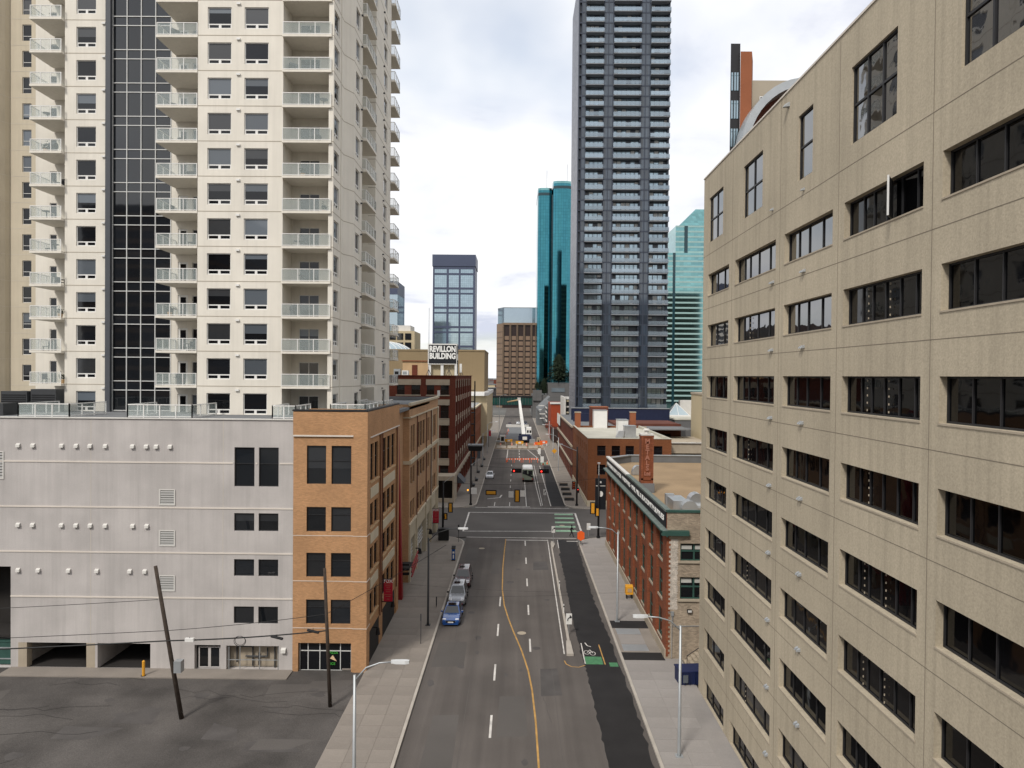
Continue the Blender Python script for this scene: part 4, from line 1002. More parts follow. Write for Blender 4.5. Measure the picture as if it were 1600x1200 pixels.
b = MB().box(cx0-.05, cx1+.05, cy0-.08, cy1+.05, 17.7, 17.85); b.tube([(14.07, 75.65, 17.85), (14.07, 75.65, 18.2), (14.07, 75.65, 18.22), (14.07, 75.65, 18.4)], [.22, .22, .4, .25], 10); part('chimney_cap', b, 'offwhite', mt)
# roof plant
t = thing('roof_duct_unit', 'silver rooftop duct with round fan on the gravel roof edge', 'ventilation unit', (15.5, 66, 11.55))
b = MB().box(14.5, 15.9, 64.2, 67.4, 11.55, 12.6); b.box(14.4, 15.2, 67.0, 67.6, 11.55, 12.75); part('housing', b, 'metal', t)
b = MB().tube([(15.9, 63.8, 12.1), (20, 63.8, 12.1)], .42, 12); b.tube([(15.8, 63.3, 12.05), (15.8, 64.3, 12.05)], .72, 16); part('round_duct', b, 'galv', t)
b = MB(); prof = [(cos(a), sin(a)) for a in [pi*q/10 for q in range(11)]]
b.prism([(0, 0)], 0, 0) if False else None
b.loft([[(16.6+.75*c, y, 12.4+.95*s_) for c, s_ in prof] for y in (63.9, 65.1)]); part('cowl', b, 'metal', t)
t = thing('gooseneck_vent', 'small grey gooseneck vent left of the lettered chimney', 'vent', (15.4, 88.6, 11.55))
b = MB(); b.loft([[(15.4+.75*c, y, 11.6+1.15*s_) for c, s_ in prof] for y in (88.2, 89.2)]); part('hood', b, 'metal', t)
# clutter on the alley wall
t = thing('alley_stair', 'dark steel stair rail beside the pale brick alley wall', 'stair', (15.2, 57.5, 0))
b = MB()
for q in range(6): b.box(14.2+q*.3, 14.5+q*.3, 57.3, 58.6, 0, .22*(q+1))
b.box(16, 20, 57.3, 58.6, 0, 1.32); part('steps', b, 'stone', t)
b = MB(); b.tube([(14.2, 57.3, 0), (14.2, 57.3, 1.05), (16, 57.3, 2.3), (16, 57.3, 1.3)], .035, 6); b.tube([(16, 57.3, 2.35), (20, 57.3, 2.35)], .035, 6)
for q in range(22): b.tube([(16.0+q*.17, 57.3, 1.32), (16.0+q*.17, 57.3, 2.35)], .014, 4)
part('railing', b, 'black', t)
t = thing('meter_box', 'white wall box on the pale brick alley wall', 'box', (16.0, 58.6, 3.6)); b = MB().box(15.65, 16.3, 58.55, 58.98, 3.3, 5.3); part('box', b, 'offwhite', t)
t = thing('flood_light', 'small flood light on the pale brick wall below the windows', 'lamp', (14.7, 58.8, 4.2)); b = MB().box(14.55, 14.95, 58.78, 58.98, 4.1, 4.35); part('casing', b, 'black', t); b = MB().box(14.59, 14.91, 58.765, 58.78, 4.13, 4.32); part('lens', b, 'offwhite', t)
b = MB(); b.tube([(13.3, 58.94, .2), (13.3, 58.94, 4.1), (12.95, 58.94, 4.1)], .03, 6); b.tube([(13.35, 58.94, 4.0), (13.4, 58.94, 2.9), (15.8, 58.94, 2.95)], .025, 6); part('conduit', b, 'galv', mt); b = MB().box(13.2, 13.42, 58.85, 58.99, 3.8, 4.15); part('junction_box', b, 'galv', mt)
def dumpster(loc, m, lab, rot=0):
    t = thing('dumpster', lab, 'dumpster', loc, rot); b = MB()
    b.loft([[(-.95, -.6, .1), (.95, -.6, .1), (.95, .6, .1), (-.95, .6, .1)], [(-.95, -.75, 1.15), (.95, -.75, 1.15), (.95, .65, 1.15), (-.95, .65, 1.15)]]); part('body', b, m, t, world=False)
    b = MB(); b.prism([(-1, -.8), (1, -.8), (1, .7), (-1, .7)], 1.15, 1.24); part('lid', b, m, t, world=False)
    for x in (-.7, .7):
        b = MB().tube([(x-.05, 0, .1), (x+.05, 0, .1)], .1, 8); part('wheel', b, 'tyre', t, world=False)
    b = MB()
    for x in (-.6, -.2, .2, .6): b.box(x-.03, x+.03, -.78, -.6, .2, 1.1)
    part('rib', b, m, t, world=False)
    return t
d_ = dumpster((13.7, 54.6, 0), 'bin_blue', 'navy blue dumpster at the alley mouth by the office block', .1)
b = MB().box(-.75, -.35, -.80, -.75, .35, .95); part('sticker', b, 'blind', d_, world=False)
dumpster((16.6, 55.6, 0), 'green_cornice', 'dark green dumpster deeper in the alley', .2)
# ================================================================== BROWN BRICK BLOCK ACROSS THE CROSS STREET
md = thing('brown_brick_block', 'orange brown brick block with pale flat roof beyond the crossing', 'building', (20, 140, 0))
Fq, Fr = Fac(0, 128, 0), Fac(13.1, 0, -90)
qo = [(x, x+1.55, z0, z0+1.85) for z0 in (9.45, 5.95, 2.4) for x in (14.8, 17.45, 20.0, 22.6, 25.2)]
ro = [(*Fr.iv(y, y+1.3), z0, z0+1.75) for z0 in (9.5, 6.0, 2.5) for y in (130.5, 134.5, 138.5, 142.5, 146.5, 150.5, 154.5, 158)]
b = MB(); wall(b, Fq, 13.1, 28.4, 1.2, 12.6, qo, .3); wall(b, Fr, -161.4, -128, 1.2, 12.6, ro, .3)
b.quad([(28.4, 128, 0), (28.4, 161, 0), (28.4, 161, 12.6), (28.4, 128, 12.6)]); b.quad([(13.1, 161.4, 0), (28.4, 161.4, 0), (28.4, 161.4, 12.6), (13.1, 161.4, 12.6)]); part('wall', b, 'brick_mid', md, fix=False)
for o in qo: window(md, Fq, *o, .2, (1, 2, .08, .07), 'frame_dark', 'glass', panes='joined')
for o in ro: window(md, Fr, *o, .2, (1, 2, .08, .07), 'frame_dark', 'glass', panes='joined')
b = MB(); b.box(13.0, 28.45, 127.9, 128.2, -.1, 1.2); b.box(13.0, 13.3, 128.2, 161.4, -.1, 1.2); part('stone_plinth', b, 'cream', md)
b = MB(); b.box(13.4, 28.1, 128.3, 161, 11.9, 12.2); part('roof', b, 'roof_pale', md)
b = MB(); b.box(13.05, 28.45, 127.95, 128.3, 12.6, 12.7); b.box(13.05, 13.4, 128.3, 161.4, 12.6, 12.7); b.box(28.1, 28.45, 128.3, 161.4, 12.6, 12.7); b.box(28.05, 28.1, 128.3, 161.4, 12.1, 12.6); part('coping', b, 'roof_pale', md)
for lab, x0, x1, y0, y1, z1, m in (('tall white rooftop cabin behind the pale flat roof', 17.6, 20.6, 159, 162, 16.2, 'white'), ('white rooftop unit in the middle of the pale flat roof', 20.2, 22.2, 139, 142, 15.3, 'white'), ('grey metal stair hut on the pale flat roof', 20.9, 23.0, 134.5, 137, 14.4, 'metal')):
    t = thing('rooftop_cabin', lab, 'roof cabin', ((x0+x1)/2, (y0+y1)/2, 12.2)); b = MB().box(x0, x1, y0, y1, 12.2, z1); part('casing', b, m, t); b = MB().box(x0-.08, x1+.08, y0-.08, y1+.08, z1, z1+.12); part('cap', b, 'galv', t)
    b = MB().box(x0+.4, x1-.4, y0-.04, y0, 12.3, z1-.4); part('panel', b, m, t)
t = thing('brick_penthouse', 'brown brick penthouse behind the tall white rooftop cabin', 'roof cabin', (18, 163, 12)); b = MB().box(17.2, 21.2, 162.1, 166, 12, 16.8); part('wall', b, 'brick_dark', t); b = MB().box(17.1, 21.3, 162.05, 166.1, 16.8, 16.95); part('cap', b, 'brick_orange', t)
t = thing('roof_hatch', 'grey slanted hood beside the stair hut on the pale roof', 'vent', (19.6, 135, 12.2)); b = MB().loft([[(19.2, 134.6, 12.2), (20.5, 134.6, 12.2), (20.5, 136, 12.2), (19.2, 136, 12.2)], [(19.9, 134.8, 13.5), (20.8, 134.8, 13.5), (20.8, 136, 13.5), (19.9, 136, 13.5)]]); part('hood', b, 'metal', t)
for x, y, lab in ((13.4, 160.5, 'small brick chimney on the far street corner of the pale roof'), (26.5, 163, 'small orange brick chimney right of the lettered chimney')):
    t = thing('brick_chimney', lab, 'chimney', (x, y, 12)); b = MB().box(x, x+1.3, y, y+1.3, 11, 15.6); part('stack', b, 'brick_orange', t); b = MB().box(x-.08, x+1.38, y-.08, y+1.38, 15.6, 15.8); part('cap', b, 'stone', t)
# dark brick block further along
dk = thing('dark_brick_block', 'dark brown brick block with pale ledges beyond the brown block', 'building', (16, 190, 0))
Fd = Fac(12.9, 0, -90); do = [(*Fd.iv(y, y+3.0), z0, z0+3.0) for z0 in (4.2, 8.2) for y in (164, 168.5, 173, 177.5, 182, 186.5, 191, 195.5, 200, 204.5, 209, 213)] + [(*Fd.iv(y, y+3.4), .3, 3.2) for y in (164, 170, 176, 182, 188, 194, 200, 206, 212)]
b = MB(); wall(b, Fd, -218, -161.6, -.1, 12.3, do, .4); b.quad([(12.9, 161.6, 0), (30, 161.6, 0), (30, 161.6, 12.3), (12.9, 161.6, 12.3)]); part('wall', b, 'brick_dark', dk, fix=False)
for o in do: window(dk, Fd, *o, .3, (3, 1, .08, .08), 'frame_dark', 'glass', panes='joined')
b = PB('ledge', 'stone', dk); b.box(12.6, 13, 161.5, 218, 12.1, 12.5); b.box(12.6, 13, 161.5, 218, 7.5, 8.0); b.box(12.6, 13, 161.5, 218, 3.4, 3.8); b.box(13, 30, 161.45, 161.6, 12.1, 12.5)
b = MB(); b.box(13, 40, 161.7, 218, 11.7, 12.0); part('roof', b, 'roof_grey', dk)
b = MB(); b.box(12.55, 12.6, 203, 217, 9.5, 12.4); part('white_sign', b, 'white', dk)
t = thing('rooftop_screen', 'navy louvred screen on the roof at the foot of the dark tower', 'screen', (20, 195, 12)); b = MB().box(15, 42, 192, 193, 12, 15.2); b.box(15, 24, 185, 186, 12, 14.2); part('screen', b, 'navy', t); b = MB().box(15, 42, 191.8, 193.1, 15.2, 15.35); part('cap', b, 'galv', t)
# low brick range and parkade right of it
lw = thing('low_brick_range', 'low brown brick building with dark garage opening behind the pale roof', 'building', (34, 172, 0))
b = MB(); wall(b, Fac(0, 170, 0), 24, 40, 0, 12.6, [(31.5, 37.5, 6.8, 10.2, 1.5)], 1.5); b.box(24, 40, 171.6, 185, 0, 12.5); part('wall', b, 'brick_dark', lw); b = MB().box(31.3, 37.7, 171.4, 171.5, 6.5, 10.3); part('opening', b, 'black', lw)
gp = thing('grey_parking_deck', 'pale grey concrete parking deck behind the gravel roof', 'building', (36, 135, 0)); b = MB().box(28.6, 48, 131, 132, 0, 9.3); b.box(28.6, 48, 131.2, 132, 9.7, 11.6); b.box(28.6, 48, 132, 168, 9.0, 9.7); part('deck', b, 'stone', gp); b = MB().box(28.6, 48, 130.9, 131.1, 11.6, 11.75); b.box(28.6, 48, 130.9, 131.1, 9.25, 9.4); part('edge', b, 'offwhite', gp)
# ================================================================== REVILLON BUILDING AND DISTANCE, LEFT
rv = thing('lettered_brick_warehouse', 'six storey dark red brick building with rooftop lettered sign', 'building', (-18, 150, 0))
Fv, Fw = Fac(0, 135.4, 0), Fac(-12.0, 0, 90)
pit = 3.9
vo = []
for r_i in range(6):
    zt = 22.05-r_i*pit if r_i else 22.05
    zb = zt-(1.9 if r_i == 0 else 2.55)
    for a, c in ((-23.35, -21.85), (-20.55, -18.85), (-17.55, -16.1), (-14.85, -13.25)): vo.append((a, c, zb, zt))
b = MB(); wall(b, Fv, -40, -12.0, 3.6, 23.75, vo, .35)
wy = [136.6+i*5.65 for i in range(8)]
wo = []
for r_i in range(5):
    zt = 22.3-r_i*pit
    for y in wy: wo += [(y+.55, y+2.35, zt-2.5, zt), (y+2.75, y+4.55, zt-2.5, zt)]
rc = [(y+.45, y+4.65, 5.4, 22.9, .3) for y in wy]
wall(b, Fw, 135.4, 183, 4.9, 23.75, rc, .3)
Fw2 = Fac(-12.3, 0, 90); wall(b, Fw2, 135.5, 182.9, 5.2, 23.2, wo, .2)
b.quad([(-12, 183, 0), (-40, 183, 0), (-40, 183, 23.75), (-12, 183, 23.75)]); part('wall', b, 'brick_rev', rv, fix=False)
for o in vo: window(rv, Fv, *o, .25, (1, 2, .08, .07), 'frame_dark', 'glass', panes='joined')
for o in wo: window(rv, Fw2, *o, .12, (1, 2, .08, .07), 'frame_dark', 'glass', panes='joined')
b = PB('stone_lintel', 'stone', rv)
for r_i in range(6):
    zt = 22.05-r_i*pit
    for a, c in ((-23.55, -18.7), (-17.7, -13.1)): b.box(a, c, 135.28, 135.4, zt, zt+1.1); b.box(a, c, 135.25, 135.4, zt-2.75 if r_i else zt-2.1, zt-2.55 if r_i else zt-1.9)
b = PB('stone_panel', 'stone', rv)
for o in wo: b.box(-12.32, -12.16, o[0]-.1, o[1]+.1, o[2]-1.15, o[2])
for y in wy: b.box(-12.0, -11.93, y-.35, y+.35, 21.5, 23.2); b.box(-12.0, -11.94, y-.35, y+.35, 14, 15.2); b.box(-12.0, -11.94, y-.35, y+.35, 6, 7.4)
b.box(-12.05, -11.7, 135.3, 183, 4.2, 4.9)
b = MB(); b.box(-40, -11.95, 135.2, 135.5, 23.75, 23.95); b.box(-12.1, -11.8, 135.2, 183, 23.75, 23.95); part('cornice', b, 'brick_rev', rv)
b = MB(); b.box(-40, -12.1, 135.5, 182.8, 23.0, 23.3); part('roof', b, 'roof_grey', rv)
go = [(y+.6, y+4.6, .4, 4.0) for y in wy]
b = MB(); wall(b, Fw, 135.4, 183, -.1, 4.2, go, .4); part('shop_base', b, 'brick_rev', rv, fix=False)
for o in go: window(rv, Fw, *o, .3, (3, [0, .75, 1], .08, .08), 'frame_dark', 'glass', panes='joined')
# stone portico at the near end
b = MB(); b.box(-20, -11.7, 130.6, 135.2, 4.2, 5.0); b.box(-11.95, -11.6, 130.4, 136, 0, 5.1); b.box(-20, -12, 130.4, 130.7, 0, .9); part('portico', b, 'stone', rv)
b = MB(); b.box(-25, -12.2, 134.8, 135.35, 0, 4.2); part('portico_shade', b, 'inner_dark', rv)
b = MB(); b.loft([[(-11.6, 137, 2.8), (-11.6, 142, 2.8), (-11.6, 142, 4.2), (-11.6, 137, 4.2)], [(-10.2, 137, 2.7), (-10.2, 142, 2.7), (-10.2, 142, 2.8), (-10.2, 137, 2.8)]]); part('awning', b, 'charcoal', rv)
# rooftop sign
sg = thing('rooftop_billboard', 'black rooftop sign reading REVILLON BUILDING in white letters', 'sign', (-16, 150, 23.3))
b = MB().box(-19.25, -12.98, 150, 152.6, 26.3, 30.75); part('box', b, 'white', sg)
b = MB().box(-19.05, -13.12, 149.94, 150, 26.5, 30.5); b.box(-12.98, -12.92, 150.2, 152.4, 28.6, 30.4); b.box(-12.98, -12.92, 150.2, 152.4, 24.3, 27.2); part('face', b, 'sign_black', sg)
for i, s_ in enumerate(('REVILLON', 'BUILDING')):
    o = link('lettering', text_mesh(s_, 1.7, 'letter', .075, .02, 1.0), sg, (-16.08, 149.9, 29.55-i*1.5)); o.scale = (5.6/o.dimensions.x, 1, 1)
b = MB()
for x in (-18.9, -16.2, -13.2): b.box(x-.3, x+.3, 150.2, 150.6, 23.3, 28.2 if x == -16.2 else 26.3)
b.box(-13.3, -12.98, 150, 152.6, 23.3, 26.3); part('post', b, 'white', sg)
b = MB()
for x0, x1 in ((-18.8, -16.5), (-16.0, -13.6)): b.box(x0, x1, 151, 152, 23.3, 26.2)
part('plinth_wall', b, 'tan_pale', sg)
b = MB().tube([(-19.1, 150.4, 30.75), (-19.1, 150.4, 38.5)], .07, 6); part('mast', b, 'galv', sg)
for i, (x, y) in enumerate(((-14.3, 146), (-18.6, 146.5), (-12.8, 158))):
    t = thing('roof_antenna', ('dark tripod antenna under the rooftop sign', 'dark braced pole left under the rooftop sign', 'white panel antenna right of the rooftop sign')[i], 'antenna', (x, y, 23.3))
    b = MB(); 
    for dx, dy in ((-.8, 0), (.8, 0), (0, .8)): b.tube([(x+dx, y+dy, 23.3), (x, y, 25.2)], .06, 5)
    b.tube([(x, y, 23.3), (x, y, 25.8)], .06, 5); part('tripod', b, 'metal_dark', t)
    if i == 2: b = MB().box(x-.25, x+.25, y-.15, y, 24.6, 26.6); part('panel', b, 'white', t)
t = thing('roof_penthouse', 'orange rusty penthouse shed on the red brick roof', 'roof cabin', (-21.5, 155, 23.3)); b = MB().box(-25.5, -19.6, 155, 158, 23.3, 27); part('wall', b, 'cornice_tan', t); b = MB().box(-23.4, -22.2, 154.9, 155, 23.3, 26.2); part('door', b, 'brick_rev', t); b = MB().box(-25.7, -19.4, 154.7, 158.2, 27, 27.2); part('roof', b, 'brick_orange', t)
for i, x in enumerate((-25.7, -24.0)):
    t = thing('roof_air_unit', ('grey boxed air unit at the left of the red brick roof', 'white domed air unit beside the rusty penthouse')[i], 'ventilation unit', (x, 146, 23.3)); b = MB().box(x, x+1.3, 145, 146.5, 23.3, 24.9+.3*(1-i)); part('casing', b, ('galv', 'white')[i], t); b = MB().box(x+.2, x+1.0, 144.95, 145, 24.1, 24.7); part('grille', b, ('black', 'galv')[i], t)
# tan blank block behind
tn = thing('tan_blank_block', 'blank tan concrete block behind the lettered rooftop sign', 'building', (-30, 240, 0))
b = MB().box(-70, -10.9, 232, 262, 0, 32.0); part('wall', b, 'tan_wall', tn); b = MB().box(-70, -10.8, 231.8, 262, 32.0, 32.5); part('parapet', b, 'tan_wall', tn)
b = MB().prism([(-20, 222), (-10.4, 222), (-9.3, 226), (-9.3, 275), (-20, 275)], 17.5, 18.6); part('ledge', b, 'white', tn); b = MB().box(-20, -9.6, 224, 275, 4.5, 17.5); part('base_wall', b, 'tan_pale', tn)
t = thing('orange_brick_row', 'small orange brick building with pale cornice past the red one', 'building', (-13, 200, 0))
Fo = Fac(-11.6, 0, 90); oo = [(y, y+1.6, z, z+2.4) for z in (5.5, 10) for y in range(191, 224, 5)]
b = MB(); wall(b, Fo, 188, 226, -.1, 14.8, oo, .3); b.quad([(-22, 188, 0), (-11.6, 188, 0), (-11.6, 188, 14.8), (-22, 188, 14.8)]); part('wall', b, 'brick_orange', t, fix=False)
for o in oo: window(t, Fo, *o, .2, (1, 2, .08, .07), 'frame_dark', 'glass', panes='joined')
b = MB().box(-22, -11.3, 187.8, 226, 14.8, 15.2); b.box(-11.6, -11.35, 188, 226, 4.2, 4.7); part('cornice', b, 'cream', t); b = MB().box(-22, -12, 188.2, 226, 15.2, 15.3); part('roof', b, 'galv', t)
t = thing('fire_escape', 'black fire escape tower between the red and orange brick buildings', 'stair', (-11.5, 184.5, 0)); b = MB()
for x in (-12.6, -11.2):
    for y in (183.4, 186.6): b.box(x-.08, x+.08, y-.08, y+.08, 0, 22.5)
for z in range(2, 23, 3): b.box(-12.6, -11.2, 183.4, 186.6, z, z+.15); b.tube([(-11.3, 183.5, z-1.5), (-11.3, 186.5, z+1.4)], .08, 4)
part('frame', b, 'black', t)
# ------------------------------------------------------------------ dark residential tower
dt = thing('dark_balcony_tower', 'very tall dark blue glass tower stacked with balconies', 'building', (30, 205, 0))
DY = 203.0; DP = 3.0; NZ = range(4, 46)
b = MB(); b.box(17.2, 43.2, DY+.6, 228, 0, 140); part('core', b, 'dt_spandrel', dt)
g1 = MB()
for a, c in ((17.9, 19.0), (24.4, 26.9), (35.1, 37.6), (43.0, 43.35)):
    g1.box(a, c, DY-.1, DY+1, 0, 140)
part('glass_bay', g1, 'dt_glass', dt)
g1 = MB(); g1.box(17.0, 17.2, DY, 228, 0, 140); part('west_cladding', g1, 'dt_side', dt)
fr = MB()
for x in (17.05, 17.9, 19.1, 24.3, 25.6, 26.95, 27.2, 34.8, 35.05, 36.3, 37.65, 42.9): fr.box(x-.12, x+.12, DY-.25, DY+.9, 0, 140)
for k in NZ:
    for a, c in ((17.2, 19.1), (24.4, 26.9), (35.0, 37.6)): fr.box(a, c, DY-.16, DY+.5, k*DP-.1, k*DP+.28)
part('mullion_grid', fr, 'dt_frame', dt)
cols = ((19.0, 24.2), (27.0, 34.9), (37.7, 43.3))
wnd = MB()
for k in NZ:
    for a, c in cols:
        n_ = round((c-a)/1.25)
        for q in range(n_):
            if random.random() < .88: wnd.quad([(a+(c-a)*(q+.08)/n_, DY+.58, k*DP+.12), (a+(c-a)*(q+.92)/n_, DY+.58, k*DP+.12), (a+(c-a)*(q+.92)/n_, DY+.58, k*DP+2.55), (a+(c-a)*(q+.08)/n_, DY+.58, k*DP+2.55)])
part('window_bands', wnd, 'bg_glass', dt, fix=False)['kind'] = 'stuff'
wnb = MB(); rd = random.Random(31)
for k in NZ:
    for a, c in cols:
        n_ = round((c-a)/1.25)
        for q in range(n_):
            if rd.random() < .22:
                zt_ = k*DP+2.5; zb_ = zt_-rd.choice((.6, 1.2, 2.3)); wnb.quad([(a+(c-a)*(q+.1)/n_, DY+.57, zb_), (a+(c-a)*(q+.9)/n_, DY+.57, zb_), (a+(c-a)*(q+.9)/n_, DY+.57, zt_), (a+(c-a)*(q+.1)/n_, DY+.57, zt_)])
part('window_blinds', wnb, 'blind_white', dt, fix=False)['kind'] = 'stuff'
for a, c in cols:
    w_ = round(c-a, 2)
    ms = cached(('dts', w_), lambda: MB().box(0, w_, 0, 2.1, -.22, 0).mesh('balcony', 'dt_slab'))
    def mkr():
        r_ = MB(); r_.box(0, w_, .03, .06, .1, 1.1); r_.box(0, .03, .06, 2, .1, 1.1); r_.box(w_-.03, w_, .06, 2, .1, 1.1); return r_.mesh('rail_glass', 'dt_rail')
    mr_ = cached(('dtr', w_), mkr)
    for k in NZ:
        o = link('balcony', ms, dt, (a, DY-1.5, k*DP)); link('rail_glass', mr_, o, world=False)
# ------------------------------------------------------------------ teal tower
te = thing('teal_glass_tower', 'tall teal mirror glass tower with folded bays', 'building', (24, 445, 0))
zt = lambda x: 142
segs = [(11.9, 21.3, 141.0), (21.3, 33.0, 144.5), (33.0, 42, 143.0)]
for i, (a, c, h) in enumerate(segs):
    w_ = c-a; off = (0, -3.5, -.5)[i]
    P = [(a, 446+off), (a+.4, 441.6+off), (a+w_*.22, 440.55+off), (a+w_*.5, 440.4+off), (a+w_*.78, 440.55+off), (c-.4, 441.5+off), (c, 446+off), (c, 470), (a, 470)]
    b = MB().prism(P, 0, h); part('folded_bay', b, 'teal', te)
    b = MB().prism([(x+(.0 if x < (a+c)/2 else 0), y-.06) for x, y in P], h-3.4, h-1.6); part('dark_band', b, 'teal_dark', te)
    b = MB().prism([(x, y+1) for x, y in P], h, h+1.6); part('crown', b, 'aqua', te)
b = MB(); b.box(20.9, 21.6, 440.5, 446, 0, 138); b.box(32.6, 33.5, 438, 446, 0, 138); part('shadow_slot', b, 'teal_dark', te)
b = MB(); b.tube([(18, 450, 143), (18, 450, 156)], .15, 5); b.tube([(31, 450, 145), (31, 450, 160)], .15, 5); part('aerial', b, 'galv', te)
# ------------------------------------------------------------------ aqua stepped tower
aq = thing('aqua_stepped_tower', 'stepped pale aqua glass office tower right of the dark tower', 'building', (105, 425, 0))
b = MB(); b.box(86, 128, 420, 450, 0, 98.5); b.box(95.2, 128, 424, 450, 98.5, 115.5); b.loft([[(97, 428, 115.5), (128, 428, 115.5), (128, 450, 115.5), (97, 450, 115.5)], [(109, 432, 127.5), (128, 432, 127.5), (128, 450, 127.5), (109, 450, 127.5)]]); part('glass_body', b, 'aqua', aq)
b = PB('spandrel_band', 'aqua_band', aq)
for k in range(3, 32): b.box(85.9, 128, 419.85, 420, k*3.1, k*3.1+(1.0 if k % 1 == 0 else .8))
for k in range(32, 38): b.box(95.1, 128, 423.85, 424, k*3.1, k*3.1+1.0)
b = MB().box(92.8, 94.3, 419.7, 421, 0, 98.5); b.box(100.4, 102.4, 423.6, 425, 92, 115.5); part('dark_column', b, 'teal_dark', aq)
# ------------------------------------------------------------------ blue-grey tower with big panes
bt_ = thing('blue_grey_tower', 'square blue grey tower with large sky reflecting panes', 'building', (-51, 565, 0))
BX = [(-67.0, -57.2), (-55.6, -47.4), (-46.1, -36.0)]; bz = [(105.9, 109.1)]; z = 104.4
while z > 12: bz += [(z-10, z), (z-14.3, z-11.6)]; z -= 15.5
b = MB(); Fz = Fac(0, 560, 0); wall(b, Fz, -68.3, -34.5, 0, 120.4, [(a, c, z0, z1) for a, c in BX for z0, z1 in bz], .5); b.box(-68.2, -34.6, 562, 590, 0, 120.2); part('wall', b, 'bluegrey', bt_, fix=False)
for a, c in BX:
    for z0, z1 in bz:
        w_, h_ = round(c-a, 2), round(z1-z0, 2)
        link('pane', cached(('bgp', w_, h_), lambda: (lambda q: (q.quad([(0, 0, 0), (w_, 0, 0), (w_, 0, h_), (0, 0, h_)]), q.mesh('pane', 'bg_glass', fix=False))[1])(MB())), bt_, (a, 560.4, z0))
b = MB().box(-68.8, -34.0, 559.5, 590, 111.3, 120.6); part('top_band', b, 'bluegrey', bt_)
# ------------------------------------------------------------------ brown gridded tower at the end of the street
bg_ = thing('brown_grid_tower', 'brown office tower with pale piers and gridded panels at the street end', 'building', (0, 525, 0))
b = MB(); b.prism([(-15.6, 532), (-10.7, 520.3), (20, 520.3), (20, 550), (-15.6, 550)], 0, 63.2); part('core', b, 'tower_brown', bg_)
b = MB(); px_ = [-10.7, -5.4, -.2, 5.0, 10.3, 15.5]
for x in px_: b.box(x-.55, x-.15, 519.0, 520.4, 4, 63); b.box(x+.15, x+.55, 519.0, 520.4, 4, 63)
b.box(-10.9, 20, 519.2, 520.6, 61.8, 63.4)
b.prism([(-15.9, 531.5), (-11.3, 520.2), (-10.7, 520.6), (-15.2, 532)], 0, 63); part('pier', b, 'tower_tan', bg_)
pm = cached('bgpanel', lambda: MB().box(0, 3.2, 0, .3, 0, 2.9).mesh('panel', 'tower_panel'))
for i in range(5):
    for k in range(13): link('panel', pm, bg_, (px_[i]+1.05, 519.95, 2.6+k*4.0))
b = MB()
for k in range(14): b.prism([(-15.95, 531.4), (-11.4, 520.0), (-11.2, 520.2), (-15.8, 531.7)], 2+k*4.2, 2.25+k*4.2)
part('floor_line', b, 'tower_brown', bg_)
b = MB().prism([(-15.0, 531), (-10.2, 521), (20, 521), (20, 548), (-15, 548)], 63.3, 74.6); part('glass_penthouse', b, 'sky_glass', bg_)
b = MB(); b.prism([(-15.2, 530.8), (-10.3, 520.8), (20, 520.8), (20, 548), (-15.2, 548)], 74.6, 75.1); part('penthouse_cap', b, 'galv', bg_)
# ------------------------------------------------------------------ skywalk and grey block
sk = thing('glazed_skywalk', 'dark green glazed skywalk bridging the end of the street', 'bridge', (-4, 400, 7))
b = MB().box(-24, 9.5, 398, 402, 7.4, 11.6); part('glazing', b, 'skywalk_glass', sk); b = MB().box(-24, 9.5, 397.7, 402.3, 11.6, 12.5); b.box(-24, 9.5, 397.7, 402.3, 6.9, 7.4); part('beam', b, 'black', sk)
b = MB()
b = PB('mullion', 'charcoal', sk)
for q in range(22): b.box(-24+q*1.6, -23.85+q*1.6, 397.85, 398, 7.4, 11.6)
gw = thing('grey_concrete_block', 'low dark grey concrete block in front of the teal tower', 'building', (30, 400, 0))
b = MB().box(8.8, 42, 395, 430, 0, 13.2); b.box(17.5, 42, 396, 430, 13.2, 20); b.box(9, 14, 394, 400, 10, 16.0); part('wall', b, 'grey_wall', gw); b = MB().box(19.5, 27, 395.7, 396, 15, 17.2); part('window_strip', b, 'sky_glass', gw)
# right-hand shops beyond
rs = thing('red_wall_shop', 'orange red walled building with white edge near the construction site', 'building', (16, 300, 0))
b = MB().box(12.8, 24, 262, 285, 0, 13.5); part('wall', b, 'red_wall', rs); b = MB().box(12.4, 24.4, 261.6, 262.1, 13.5, 14.2); b.box(12.2, 12.8, 240, 262, 6, 12.0) if False else None; part('edge', b, 'white', rs); b = MB().prism([(10.6, 255), (13, 255), (13, 264), (10.6, 264)], 5.0, 6.0); part('canopy', b, 'brick_rev', rs)
b = MB().box(12.9, 15, 250, 262, 0, 5); part('entrance', b, 'tower_brown', rs)
ls = thing('slatted_facade', 'dark facade with pale and gold horizontal slats by the dark tower', 'building', (22, 236, 0)); b = MB().box(16.2, 30, 232, 250, 0, 16.5); part('wall', b, 'black', ls)
for q in range(6): b = MB().box(16.0, 30, 231.7, 232, 6+q*1.9, 6.5+q*1.9); part('slat', b, ('cream', 'offwhite', 'tan_pale')[q % 3], ls)
b = MB().box(16.0, 30, 231.6, 232.2, 16.3, 17.2); part('roof_edge', b, 'white', ls); b = MB().box(15.6, 16.2, 231, 250, 0, 17.0); part('white_fin', b, 'offwhite', ls)
ga = thing('glazed_entrance_hall', 'grey sloped metal roof and slatted glass hall on the right side', 'building', (14, 330, 0))
